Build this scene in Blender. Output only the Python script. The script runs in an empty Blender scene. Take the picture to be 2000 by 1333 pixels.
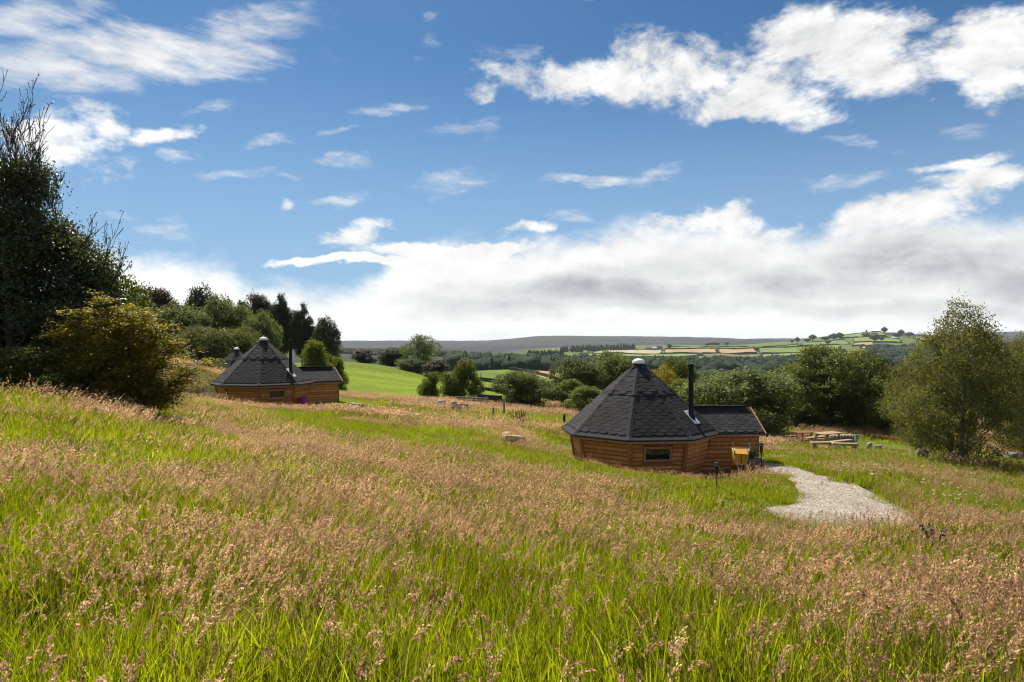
import bpy, bmesh, math, random
import numpy as np
from mathutils import Vector, Matrix

S = bpy.context.scene
COL = S.collection
R = math.radians

# ------------------------------------------------------------------ camera
EYE = 1.65
FPX = 1333.0                      # focal length in photo pixels (24 mm on 36 mm)
cam_d = bpy.data.cameras.new('camera')
cam = bpy.data.objects.new('camera', cam_d); COL.objects.link(cam)
cam_d.sensor_width = 36.0; cam_d.lens = 24.0
cam_d.clip_start = 0.05; cam_d.clip_end = 60000
cam.location = (0, 0, EYE); cam.rotation_euler = (R(90), 0, 0)
S.camera = cam

# ------------------------------------------------------------------ light
SUN_AZ, SUN_EL = R(-24), R(50)    # azimuth from +Y (view direction) towards +X
EXPOSURE = 0.69
S.view_settings.view_transform = 'Standard'; S.view_settings.look = 'None'
S.view_settings.exposure = EXPOSURE; S.view_settings.gamma = 1.0
S.view_settings.use_curve_mapping = False
S.render.engine = 'CYCLES'
S.cycles.max_bounces = 7; S.cycles.diffuse_bounces = 3; S.cycles.glossy_bounces = 2
S.cycles.transmission_bounces = 5; S.cycles.transparent_max_bounces = 6; S.cycles.volume_bounces = 1
S.cycles.caustics_reflective = False; S.cycles.caustics_refractive = False
S.cycles.use_denoising = True; S.cycles.filter_width = 1.15
sun_d = bpy.data.lights.new('sun', 'SUN'); sun_d.energy = 5.0; sun_d.angle = R(0.53)
sun_d.color = (1.0, 0.93, 0.81)
sun = bpy.data.objects.new('sun', sun_d); COL.objects.link(sun)
SUNV = Vector((math.sin(SUN_AZ)*math.cos(SUN_EL), math.cos(SUN_AZ)*math.cos(SUN_EL), math.sin(SUN_EL)))
sun.rotation_euler = SUNV.to_track_quat('Z', 'Y').to_euler(); sun.location = (0, 0, 60)

class NT:
    """small helper to write node graphs as expressions"""
    def __init__(s, tree): s.t = tree; s.n = tree.nodes; s.l = tree.links
    def add(s, typ, **kw):
        n = s.n.new(typ)
        for k, v in kw.items(): setattr(n, k, v)
        return n
    def put(s, sock, v):
        if v is None: return
        if isinstance(v, bpy.types.NodeSocket): s.l.new(v, sock)
        else:
            if sock.type == 'RGBA' and len(v) == 3: v = (*v, 1)
            sock.default_value = v
    def m(s, op, a, b=None, c=None, clamp=False):
        n = s.add('ShaderNodeMath', operation=op, use_clamp=clamp)
        s.put(n.inputs[0], a); s.put(n.inputs[1], b); s.put(n.inputs[2], c)
        return n.outputs[0]
    def v(s, op, a, b=None, out=0):
        n = s.add('ShaderNodeVectorMath', operation=op); s.put(n.inputs[0], a)
        if op == 'SCALE': s.put(n.inputs['Scale'], b)
        else: s.put(n.inputs[1], b)
        return n.outputs['Value' if out else 'Vector']
    def sep(s, a):
        n = s.add('ShaderNodeSeparateXYZ'); s.put(n.inputs[0], a); return n.outputs
    def comb(s, x=0., y=0., z=0.):
        n = s.add('ShaderNodeCombineXYZ')
        for i, q in enumerate((x, y, z)): s.put(n.inputs[i], q)
        return n.outputs[0]
    def ss(s, x, a, b, lo=0., hi=1.):
        n = s.add('ShaderNodeMapRange', interpolation_type='SMOOTHSTEP')
        s.put(n.inputs[0], x)
        for i, q in enumerate((a, b, lo, hi)): s.put(n.inputs[i+1], q)
        return n.outputs[0]
    def lin(s, x, a, b, lo=0., hi=1.):
        n = s.add('ShaderNodeMapRange', interpolation_type='LINEAR')
        s.put(n.inputs[0], x)
        for i, q in enumerate((a, b, lo, hi)): s.put(n.inputs[i+1], q)
        return n.outputs[0]
    def map(s, vec, loc=(0,0,0), rot=(0,0,0), sc=(1,1,1), typ='POINT'):
        n = s.add('ShaderNodeMapping', vector_type=typ); s.put(n.inputs[0], vec)
        if typ != 'NORMAL': n.inputs['Location'].default_value = loc
        n.inputs['Rotation'].default_value = rot; n.inputs['Scale'].default_value = sc
        return n.outputs[0]
    def noise(s, vec, scale=5., detail=4., rough=.5, dist=0., lac=2.0, col=False):
        n = s.add('ShaderNodeTexNoise'); s.put(n.inputs['Vector'], vec)
        for k, q in (('Scale', scale), ('Detail', detail), ('Roughness', rough), ('Distortion', dist), ('Lacunarity', lac)):
            s.put(n.inputs[k], q)
        return n.outputs['Color' if col else 'Fac']
    def mix(s, f, a, b, mode='MIX'):
        n = s.add('ShaderNodeMix', data_type='RGBA', blend_type=mode)
        s.put(n.inputs[0], f); s.put(n.inputs[6], a); s.put(n.inputs[7], b)
        return n.outputs[2]
    def ramp(s, f, stops, interp='LINEAR'):
        n = s.add('ShaderNodeValToRGB'); s.put(n.inputs[0], f)
        e = n.color_ramp.elements; n.color_ramp.interpolation = interp
        while len(e) < len(stops): e.new(0.5)
        for i, (p, c) in enumerate(stops):
            e[i].position = p; e[i].color = (*c, 1) if len(c) == 3 else c
        return n.outputs[0]

# ------------------------------------------------------------------ sky with procedural clouds
world = bpy.data.worlds.new('World'); S.world = world; world.use_nodes = True
def build_sky():
    t = world.node_tree; t.nodes.clear(); g = NT(t)
    out = g.add('ShaderNodeOutputWorld'); bg = g.add('ShaderNodeBackground')
    bg.inputs['Strength'].default_value = 0.05
    sky = g.add('ShaderNodeTexSky', sky_type='NISHITA')
    sky.sun_disc = False; sky.sun_elevation = SUN_EL; sky.sun_rotation = SUN_AZ
    sky.altitude = 200; sky.air_density = 1.0; sky.dust_density = 0.5; sky.ozone_density = 2.2
    d = g.v('NORMALIZE', g.add('ShaderNodeTexCoord').outputs['Generated'])
    x, y, z = g.sep(d)
    ys = g.m('MAXIMUM', y, 0.08)
    U = g.m('MULTIPLY', g.m('DIVIDE', x, ys), 1.333)      # tangent-plane bearings, for placing the cloud masses
    V = g.m('MULTIPLY', g.m('DIVIDE', z, ys), 1.333)
    # noise lives on the direction itself, stretched along the horizon, so it is defined all round
    wob = g.v('SUBTRACT', g.noise(d, 2.6, 3., .55, col=True), (.5, .5, .5))
    dw = g.v('ADD', d, g.v('SCALE', wob, 0.10))
    wm = g.v('SUBTRACT', g.noise(g.v('MULTIPLY', d, (1, 1, 1.5)), 5.5, 5., .6, col=True), (.5, .5, .5))
    P = g.v('ADD', g.comb(U, V, 0.), g.v('MULTIPLY', wm, (.26, .13, 0.)))
    nf = g.noise(g.v('MULTIPLY', dw, (1, 1, 1.7)), 9., 9., .64)                     # fluffy
    nf2 = g.noise(g.v('MULTIPLY', g.v('ADD', dw, (-.008, .0, .016)), (1, 1, 1.7)), 9., 5., .60)
    nfine = g.noise(g.v('MULTIPLY', dw, (1, 1, 1.9)), 26., 6., .6)
    st = g.map(dw, rot=(0, R(-14), 0), sc=(1, 1, 4.2))
    ns = g.noise(st, 6.0, 9., .62)                                            # streaks
    nr = g.noise(g.map(dw, rot=(0, R(28), 0), sc=(1.0, 1, 5)), 22., 5., .6)     # ripples
    nlow = g.noise(g.v('MULTIPLY', d, (1, 1, 2.4)), 2.3, 3., .5)
    rots = {}
    def rot_frame(a):
        if a not in rots:
            c, si = math.cos(R(a)), math.sin(R(a))
            rots[a] = P if a == 0 else g.comb(g.v('DOT_PRODUCT', P, (c, si, 0), out=1), g.v('DOT_PRODUCT', P, (-si, c, 0), out=1), 0.)
        return rots[a]
    def blobs(lst):
        acc = None
        for (px, py, rx, ry, rot, k) in lst:
            a = min((-25, -12, 0, 6, 14), key=lambda q: abs(q-rot)); c, si = math.cos(R(a)), math.sin(R(a))
            cx, cy = (px-1000)/1000, (666-py)/1000; cx, cy = cx*c+cy*si, -cx*si+cy*c
            n = g.add('ShaderNodeVectorMath', operation='MULTIPLY_ADD'); g.put(n.inputs[0], rot_frame(a))
            n.inputs[1].default_value = (1000/rx, 1000/ry, 0); n.inputs[2].default_value = (-cx*1000/rx, -cy*1000/ry, 0)
            b = g.ss(g.v('LENGTH', n.outputs[0], out=1), 0.15, 1.15, k, 0.)
            acc = b if acc is None else g.m('MAXIMUM', acc, b)
        return acc
    front = g.m('MULTIPLY', g.ss(y, .1, .25), g.m('MULTIPLY', g.ss(g.m('ABSOLUTE', U), 1.02, 1.35, 1., 0.), g.ss(V, .70, .95, 1., 0.)))
    generic = g.m('MULTIPLY', g.m('SUBTRACT', 1., front), g.ss(nlow, .44, .62, 0., .95))
    fluffy = blobs([
        (1610, 85, 250, 130, 0, 1.2), (1540, 150, 300, 100, 4, 1.1), (1720, 160, 170, 70, 0, 1.0), (1330, 125, 260, 80, 8, 1.1), (1060, 165, 210, 62, 4, .95), (1500, 200, 220, 60, 3, 1.15),
        (1750, 130, 130, 80, -20, 1.0), (1950, 105, 170, 130, 25, 1.1), (1850, 120, 150, 80, 0, .95), (1180, 150, 220, 70, 6, 1.0), (930, 190, 80, 30, 0, .85),
        (90, 275, 130, 95, -10, 1.05), (160, 230, 90, 60, -30, .9), (190, 330, 100, 50, -15, .8), (270, 262, 110, 26, 10, .85),
        (1370, 418, 150, 34, 4, 1.1), (1800, 405, 300, 60, 16, 1.1), (1950, 345, 220, 40, 10, 1.0),
        (690, 462, 120, 46, 12, 1.0), (1010, 455, 130, 22, 4, .7), (1530, 440, 120, 26, 4, .8), (1900, 315, 200, 22, 8, .8)])
    streak = blobs([
        (170, 110, 460, 95, 10, 1.12), (470, 80, 270, 105, 14, 1.12), (60, 40, 200, 70, 10, .95), (160, 165, 240, 26, 4, .75),
        (520, 288, 100, 20, 14, .82), (500, 350, 180, 16, 1, .84), (665, 325, 100, 34, 8, .84), (420, 215, 150, 20, 8, .55), (760, 200, 160, 22, 10, .5), (250, 420, 90, 16, 0, .6), (900, 345, 120, 44, 8, .82),
        (1110, 350, 150, 22, 6, .85), (1290, 328, 110, 32, 12, .78), (335, 448, 80, 32, -28, .86), (838, 42, 36, 26, 0, .72),
        (845, 105, 60, 40, -10, .62), (915, 255, 90, 34, 6, .68), (655, 250, 50, 12, 5, .62), (1080, 428, 80, 22, 0, .62),
        (1870, 245, 110, 30, -4, .68), (1660, 275, 120, 18, -8, .62), (690, 390, 90, 18, 4, .8), (585, 405, 26, 11, 0, .7),
        (1010, 110, 110, 40, 5, .6), (1640, 355, 140, 24, 4, .78), (310, 305, 60, 16, -12, .64), (1200, 8, 120, 14, 0, .6)])
    fl = g.m('MAXIMUM', fluffy, g.m('MULTIPLY', generic, 1.0))
    df = g.m('ADD', g.m('MULTIPLY', fl, .60), g.m('MULTIPLY', g.m('SUBTRACT', g.m('ADD', g.m('MULTIPLY', nf, .72), g.m('MULTIPLY', nfine, .28)), .5), 2.3))
    df = g.m('MULTIPLY', g.ss(df, .18, .62), g.ss(fl, .0, .3))
    dsn = g.m('ADD', g.m('MULTIPLY', ns, .62), g.m('ADD', g.m('MULTIPLY', nr, .22), g.m('MULTIPLY', nfine, .16)))
    ds = g.m('ADD', g.m('MULTIPLY', streak, .62), g.m('MULTIPLY', g.m('SUBTRACT', dsn, .5), 2.4))
    ds = g.m('MULTIPLY', g.m('MULTIPLY', g.ss(ds, .18, .95), g.ss(streak, .0, .35)), .97)
    # low bank along the horizon: its upper edge varies with the bearing
    fc = g.add('ShaderNodeFloatCurve'); g.put(fc.inputs['Value'], g.lin(U, -1.2, 1.2))
    cv = fc.mapping.curves[0]
    edge = [(-1200, 470), (-780, 500), (-560, 520), (-520, 548), (-380, 560), (-280, 548), (-220, 490), (-120, 474), (0, 480), (110, 470), (250, 438), (400, 452), (600, 452), (720, 425), (1000, 425), (1200, 430)]
    pts = [((u+1200)/2400, (666-py)/500) for u, py in edge]
    while len(cv.points) < len(pts): cv.points.new(.5, .5)
    for p, q in zip(cv.points, pts): p.location = q
    fc.mapping.update()
    top = g.m('MULTIPLY', fc.outputs[0], .5)
    top = g.m('ADD', g.m('MULTIPLY', top, g.ss(y, .1, .3)), g.m('MULTIPLY', g.ss(y, .1, .3, 1., 0.), .18))
    Vb = g.m('ADD', g.m('MULTIPLY', V, g.ss(y, .1, .3)), g.m('MULTIPLY', g.m('MULTIPLY', z, 1.333), g.ss(y, .1, .3, 1., 0.)))
    e = g.m('SUBTRACT', g.m('ADD', top, g.m('ADD', g.m('MULTIPLY', g.m('SUBTRACT', nf, .5), .12), g.m('MULTIPLY', g.m('SUBTRACT', nfine, .5), .035))), Vb)
    db = g.ss(e, -.026, .042)
    shelf = blobs([(700, 520, 250, 17, 1, 1.), (860, 500, 260, 30, 2, 1.)])
    db = g.m('MAXIMUM', db, g.m('MULTIPLY', g.ss(g.m('ADD', shelf, g.m('MULTIPLY', g.m('SUBTRACT', nf, .5), 1.2)), .35, .75), 1.))
    # grey undersides
    grey = blobs([(1180, 572, 330, 42, 2, .72), (1000, 600, 260, 34, 0, .5), (1800, 510, 330, 72, 6, .8), (2050, 520, 260, 90, 4, .72), (1560, 545, 260, 50, 4, .6),
                  (1380, 600, 320, 26, 0, .42), (1720, 600, 340, 26, 0, .45), (1300, 525, 260, 40, 6, .35), (890, 612, 150, 24, 0, .40), (1960, 600, 200, 26, 0, .4)])
    grey = g.m('MULTIPLY', grey, g.ss(g.m('ADD', g.m('MULTIPLY', nf, .5), g.m('ADD', g.m('MULTIPLY', ns, .3), g.m('MULTIPLY', nfine, .2))), .36, .60, .25, 1.15))
    grey = g.m('ADD', grey, g.m('MULTIPLY', g.m('SUBTRACT', 1., front), g.ss(nlow, .40, .65, .10, .40)))
    relief = g.m('MULTIPLY', g.m('SUBTRACT', nf, nf2), 1.0)
    bank_b = g.m('SUBTRACT', g.m('ADD', .98, g.m('MULTIPLY', relief, .55)), g.m('MULTIPLY', grey, .56))
    bank_b = g.m('ADD', bank_b, g.m('ADD', g.ss(Vb, .0, .09, .16, 0.), g.ss(U, -.05, -.6, 0., .14)))
    fl_b = g.m('SUBTRACT', g.m('ADD', .97, g.m('MULTIPLY', relief, 1.1)), g.m('MULTIPLY', g.ss(nlow, .35, .7), .14))
    fl_b = g.m('ADD', fl_b, g.m('MULTIPLY', g.ss(U, .2, -1.0), .10))
    s_b = g.m('ADD', .92, g.m('MULTIPLY', g.m('SUBTRACT', ns, .5), .35))
    K = 12.2
    def tone(b, cool=(.90, .95, 1.03), warm=(1.0, 1.0, .995)):
        c = g.mix(g.ss(b, .35, .95), cool, warm)
        return g.v('SCALE', c, g.m('MULTIPLY', g.m('MAXIMUM', b, .2), K))
    # thin veil that brightens the blue towards the horizon, as moist air does
    sk = sky.outputs[0]
    veil = g.ss(g.m('ABSOLUTE', z), .05, .42, .72, .0)
    sk = g.mix(veil, g.v('MULTIPLY', sk, (.41, .72, .95)), (4.7, 7.2, 10.4))
    c = g.mix(ds, sk, tone(s_b))
    c = g.mix(df, c, tone(fl_b))
    c = g.mix(db, c, tone(bank_b))
    below = g.ss(z, -.02, .0, 1., 0.)
    c = g.mix(below, c, (1.6, 1.9, 1.2))
    g.l.new(c, bg.inputs['Color']); g.l.new(bg.outputs[0], out.inputs[0])
build_sky()
world.cycles.sampling_method = 'NONE'

# ------------------------------------------------------------------ generic helpers
rng = np.random.default_rng(7)

def tag(o, label=None, cat=None, group=None, kind=None):
    if label: o['label'] = label
    if cat: o['category'] = cat
    if group: o['group'] = group
    if kind: o['kind'] = kind
    return o
def mesh_np(name, verts, faces, smooth=False):
    """faces: an (n,k) integer array, or a list of tuples"""
    me = bpy.data.meshes.new(name)
    verts = np.asarray(verts, dtype=np.float32)
    if isinstance(faces, np.ndarray):
        n, k = faces.shape
        me.vertices.add(len(verts)); me.vertices.foreach_set('co', verts.ravel())
        me.loops.add(n*k); me.loops.foreach_set('vertex_index', faces.astype(np.int32).ravel())
        me.polygons.add(n); me.polygons.foreach_set('loop_start', np.arange(0, n*k, k, dtype=np.int32))
        me.update(calc_edges=True)
    else:
        me.from_pydata(verts.tolist(), [], faces); me.update()
    me.polygons.foreach_set('use_smooth', np.full(len(me.polygons), smooth)); me.update()
    return me
def link(name, me, mat=None, parent=None, loc=None, rot=None, mats=None):
    o = bpy.data.objects.new(name, me); COL.objects.link(o)
    if me is not None and not me.materials:
        for q in (mats or ([mat] if mat else [])): me.materials.append(q)
    if parent: o.parent = parent
    if loc is not None: o.location = loc
    if rot is not None: o.rotation_euler = rot
    return o
def empty(name, loc=(0,0,0), rz=0.):
    o = bpy.data.objects.new(name, None); COL.objects.link(o); o.empty_display_size = .3
    o.location = loc; o.rotation_euler = (0, 0, rz); return o
class MB:
    """mesh builder: collects shapes that make up ONE part"""
    def __init__(s): s.v = []; s.f = []
    def raw(s, v, f):
        b = len(s.v); s.v += [tuple(p) for p in v]; s.f += [tuple(b+i for i in q) for q in f]; return s
    def box(s, c, d, M=None):
        x, y, z = (q/2 for q in d)
        v = [Vector((sx*x, sy*y, sz*z)) for sz in (-1, 1) for sy in (-1, 1) for sx in (-1, 1)]
        v = [(M @ p if M else p) + Vector(c) for p in v]
        return s.raw(v, [(0,2,3,1),(4,5,7,6),(0,1,5,4),(2,6,7,3),(0,4,6,2),(1,3,7,5)])
    def bar(s, a, b, w, h, up=(0,0,1)):
        a, b = Vector(a), Vector(b); d = b-a; L = d.length; zx = d.normalized()
        u = Vector(up); sx = zx.cross(u)
        if sx.length < 1e-4: sx = Vector((1,0,0))
        sx.normalize(); uy = sx.cross(zx)
        M = Matrix((sx, zx, uy)).transposed()
        return s.box((a+b)/2, (w, L, h), M)
    def tube(s, pts, rad, n=8, cap=True):
        pts = [Vector(p) for p in pts]
        if not hasattr(rad, '__len__'): rad = [rad]*len(pts)
        b = len(s.v); ref = None
        for i, p in enumerate(pts):
            t = (pts[min(i+1, len(pts)-1)] - pts[max(i-1, 0)]).normalized()
            if ref is None: ref = t.orthogonal().normalized()
            ref = (ref - t*ref.dot(t)).normalized(); q = t.cross(ref)
            for k in range(n):
                a = 2*math.pi*k/n
                s.v.append(tuple(p + (ref*math.cos(a) + q*math.sin(a))*rad[i]))
        for i in range(len(pts)-1):
            for k in range(n):
                k2 = (k+1) % n
                s.f.append((b+i*n+k, b+i*n+k2, b+(i+1)*n+k2, b+(i+1)*n+k))
        if cap:
            s.f.append(tuple(b+k for k in range(n))[::-1]); e = b+(len(pts)-1)*n
            s.f.append(tuple(e+k for k in range(n)))
        return s
    def lathe(s, prof, n=16, c=(0,0,0)):
        b = len(s.v)
        for r, z in prof:
            for k in range(n):
                a = 2*math.pi*k/n; s.v.append((c[0]+r*math.cos(a), c[1]+r*math.sin(a), c[2]+z))
        for i in range(len(prof)-1):
            for k in range(n):
                k2 = (k+1) % n
                s.f.append((b+i*n+k, b+i*n+k2, b+(i+1)*n+k2, b+(i+1)*n+k))
        s.f.append(tuple(b+k for k in range(n))[::-1]); e = b+(len(prof)-1)*n
        s.f.append(tuple(e+k for k in range(n)))
        return s
    def build(s, name, mat, parent=None, smooth=False, bevel=0, loc=None, rot=None):
        me = bpy.data.meshes.new(name); me.from_pydata(s.v, [], s.f); me.update()
        if smooth:
            me.polygons.foreach_set('use_smooth', np.full(len(me.polygons), True))
            try: me.set_sharp_from_angle(angle=R(40))
            except Exception: pass
        o = link(name, me, mat, parent, loc, rot)
        if bevel:
            bv = o.modifiers.new('bevel', 'BEVEL'); bv.width = bevel; bv.segments = 2; bv.limit_method = 'ANGLE'
        return o

# value noise / fbm in numpy
_perm = np.random.default_rng(3).random((256, 256))
def vnoise(x, y):
    x = np.asarray(x, float); y = np.asarray(y, float)
    xi = np.floor(x).astype(int); yi = np.floor(y).astype(int); fx = x-xi; fy = y-yi
    fx = fx*fx*(3-2*fx); fy = fy*fy*(3-2*fy)
    a = _perm[xi % 256, yi % 256]; b = _perm[(xi+1) % 256, yi % 256]; c = _perm[xi % 256, (yi+1) % 256]; d = _perm[(xi+1) % 256, (yi+1) % 256]
    return (a*(1-fx)+b*fx)*(1-fy) + (c*(1-fx)+d*fx)*fy
def fbm(x, y, sc=1., oct=4):
    s = 0; a = .5; t = 0
    for i in range(oct):
        s = s + a*vnoise(np.asarray(x)*sc+17.3*i, np.asarray(y)*sc+9.1*i); t += a; a *= .5; sc *= 2.03
    return s/t
def sstep(x, a, b):
    t = np.clip((np.asarray(x, float)-a)/(b-a), 0, 1); return t*t*(3-2*t)

# ------------------------------------------------------------------ terrain heights
# surveyed points: bearing (as photo column), height line (as photo row), distance ahead, height of the grass standing on it
def wx(px, d): return (px-1000)/FPX*d
def wz(py, d): return EYE - (py-666.5)/FPX*d
_near = [(1000,1333,2.6,.45),(1000,1100,5.5,.45),(1000,962,10,.45),(1000,912,16.2,.5),(1000,890,20,0),
 (500,1333,2.6,.45),(500,1050,6,.45),(500,862,13,.45),(500,830,19.5,.5),(560,812,24.5,0),
 (0,1333,2.6,.45),(0,950,7,.45),(0,820,11,.45),(0,742,16,.45),(-200,700,16,.4),(0,722,30,0),(-200,690,30,0),
 (250,774,19,.45),(250,800,14.5,.45),(380,779,28,0),(300,766,30,0),(700,838,22.5,0),(850,866,21,0),(1100,905,19.5,0),(1250,926,19,0),(1400,950,18.3,0),
 (1500,1333,2.6,.45),(1500,1120,6,.45),(1500,1028,12,.45),(1480,1004,15,.4),(1500,985,17.5,0),
 (2000,1333,2.6,.45),(2000,1150,6,.45),(2000,1050,12,.45),(2000,1005,16,.4),(1990,955,22,.4),(1950,920,28,0),(2300,1050,12,.3),(2300,950,25,0),
 (1750,1005,16.8,0),(1640,950,20,0),(1500,908,24,0),(1560,975,18.5,0),
 (800,850,27,.4),(900,822,33,.4),(900,792,46,.35),(700,795,36,.4),(1100,832,30,.4),(1130,807,40,.4),
 (1560,886,30,0),(1560,860,40,.3),(1700,900,27,0),(1800,885,34,0),(1900,906,30,0),(1620,870,38,0),(2000,900,36,0),(1350,868,34,0),(1250,838,40,0),
 (400,736,40,0),(250,722,45,0),
 (1000,877,21.6,0),(1000,861,25,0),(1000,838,30,0),(850,853,22.8,0),(850,841,26,0),(850,824,32,0),(700,826,24.6,0),(700,814,28,0),(560,807,27,0),(560,814,31,0),(640,819,32,0),(500,805,32,0),(600,815,35,0),(1100,893,21.2,0),(1090,872,25,0)]
_c = [(wx(px, d), d, wz(py, d)-h) for px, py, d, h in _near]
_c += [(0,0,0),(-6,0,.3),(6,0,-.35),(0,-7,.6),(-13,4,.75),(13,4,-1.2),(-14,-8,1.4),(14,-8,-.6)]
CAB2 = (wx(1247, 25), 25.0, wz(838.75, 25.6)-1.25+.0)
CAB2 = (CAB2[0], CAB2[1], EYE-3.25-1.27)
CAB1 = (wx(515, 39), 39.0, EYE-2.38-1.27)
for cx, cy, cz in (CAB2, CAB1):
    for k in range(6):
        a = k*math.pi/3; _c.append((cx+2.9*math.cos(a), cy+2.9*math.sin(a), cz+.0+(.12 if math.sin(a) > .5 else 0)-(.16 if math.sin(a) < -.5 else 0)))
    _c.append((cx+4, cy+.4, cz+.06))
_c = np.array(_c)
def _tps(r2): return np.where(r2 > 1e-12, .5*r2*np.log(np.maximum(r2, 1e-12)), 0)
def _fit():
    n = len(_c); X = _c[:, :2]; K = _tps(((X[:, None]-X[None])**2).sum(-1)) + np.eye(n)*.9
    Pm = np.c_[np.ones(n), X]; A = np.block([[K, Pm], [Pm.T, np.zeros((3, 3))]])
    return np.linalg.solve(A, np.r_[_c[:, 2], 0, 0, 0])
_w = _fit()
_rows = [  # distance: photo rows of the ground along that distance
 (45, [(-400,690),(0,702),(350,738),(515,760),(680,782),(850,792),(1000,800),(1250,818),(1500,842),(1750,860),(2000,868),(2400,872)]),
 (70, [(-400,680),(0,695),(350,735),(680,769),(850,777),(1000,785),(1250,802),(1500,820),(1750,832),(2000,835),(2400,838)]),
 (110,[(-400,670),(0,685),(350,736),(680,737),(850,757),(1000,775),(1250,790),(1500,805),(1750,815),(2000,818),(2400,820)]),
 (160,[(-400,662),(0,675),(350,718),(680,707),(760,716),(850,738),(1000,756),(1250,778),(1500,790),(1750,796),(2000,798),(2400,800)]),
 (250,[(-400,662),(0,668),(350,710),(680,712),(850,735),(1000,742),(1250,766),(1500,774),(1750,778),(2000,782),(2400,784)]),
 (330,[(-400,662),(0,668),(350,706),(680,714),(850,728),(1000,721),(1080,726),(1250,756),(1500,764),(1750,768),(2000,772),(2400,772)]),
 (480,[(-400,662),(0,668),(350,702),(680,714),(850,726),(1000,730),(1250,748),(1500,752),(1750,756),(2000,760),(2400,762)]),
 (750,[(-400,664),(0,669),(350,697),(680,708),(850,718),(1000,722),(1250,732),(1500,734),(1750,734),(2000,732),(2400,732)]),
 (1100,[(-400,666),(0,669),(350,692),(680,700),(850,706),(1000,708),(1250,714),(1500,714),(1750,709),(2000,706),(2400,705)]),
 (1600,[(-400,666),(0,669),(350,686),(680,692),(850,697),(1000,698),(1250,696),(1500,696),(1700,688),(1850,688),(2000,690),(2400,690)]),
 (2100,[(-400,664),(0,667),(350,680),(680,687),(850,691),(1000,690),(1250,682),(1500,681),(1700,668),(1850,674),(2000,681),(2400,684)]),
 (2600,[(-400,662),(0,666),(350,675),(680,682),(850,686),(1000,683),(1250,676),(1450,674),(1530,668),(1600,660),(1650,653.5),(1690,649),(1740,650),(1790,654),(1840,658),(1920,668),(2000,672),(2400,676)]),
 (3500,[(-400,660),(0,664),(350,671),(680,676),(850,677),(1000,676),(1250,671),(1500,671),(1700,668),(1850,663),(2000,661),(2400,664)]),
 (5200,[(-400,658),(0,662),(350,665),(680,666),(850,666),(950,666),(1000,662),(1050,657),(1100,656.5),(1250,657.5),(1330,658.5),(1400,660),(1455,663),(1500,661),(1560,662),(1610,660),(1700,660),(1850,655),(1940,650),(2000,648),(2150,648),(2400,652)]),
 (9000,[(-400,664),(0,667),(680,671),(1000,670),(1250,668),(1500,669),(2000,664),(2400,666)]),
 (12000,[(-400,668),(2400,668)])]
_ld = np.log([r[0] for r in _rows])
def _far(px, d):
    px = np.clip(px, -400, 2400); ld = np.clip(np.log(np.maximum(d, 1)), _ld[0], _ld[-1])
    tab = np.stack([np.mean([np.interp(px+o, [a for a, b in r], [b for a, b in r]) for o in (-14, -7, 0, 7, 14)], axis=0) for _, r in _rows])
    i = np.clip(np.searchsorted(_ld, ld, 'right')-1, 0, len(_ld)-2)
    t = (ld-_ld[i])/(_ld[i+1]-_ld[i]); j = np.arange(len(ld))
    p1 = tab[i, j]; p2 = tab[i+1, j]; p0 = tab[np.maximum(i-1, 0), j]; p3 = tab[np.minimum(i+2, len(_ld)-1), j]
    m1 = (p2-p0)*.5*.7; m2 = (p3-p1)*.5*.7
    py = (2*t**3-3*t*t+1)*p1 + (t**3-2*t*t+t)*m1 + (-2*t**3+3*t*t)*p2 + (t**3-t*t)*m2
    return EYE - (py-666.5)/FPX*d
def height(x, y):
    x = np.atleast_1d(np.asarray(x, float)); y = np.atleast_1d(np.asarray(y, float))
    r = np.hypot(x, y)
    xs = np.clip(x, -60, 60); ys = np.clip(y, -12, 60)
    K = _tps((xs[:, None]-_c[None, :, 0])**2 + (ys[:, None]-_c[None, :, 1])**2)
    zn = K @ _w[:len(_c)] + _w[len(_c)] + _w[len(_c)+1]*xs + _w[len(_c)+2]*ys
    az = np.arctan2(x, y); azc = np.clip(az, -R(46), R(46)); d = r*np.cos(azc)
    zf = _far(1000+FPX*np.tan(azc), np.maximum(d, 1))
    side = sstep(np.abs(az), R(44), R(95))
    zf = zf*(1-side) + side*np.clip(zf, -30, 12)
    w = sstep(np.where(y > 0, np.maximum(y, r*.75), r), 41, 58)
    z = zn*(1-w) + zf*w
    z = z + (fbm(x, y, .9, 3)-.5)*.16*np.clip(1-r/70, 0, 1) + (fbm(x, y, .012, 4)-.5)*np.clip((r-250)/600, 0, 1)*9
    return z
def hz(x, y): return float(height([x], [y])[0])
def at(px, d, dz=0.):
    """a point on the ground on the bearing of photo column px, d metres ahead"""
    X = wx(px, d); return Vector((X, d, hz(X, d)+dz))

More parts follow.
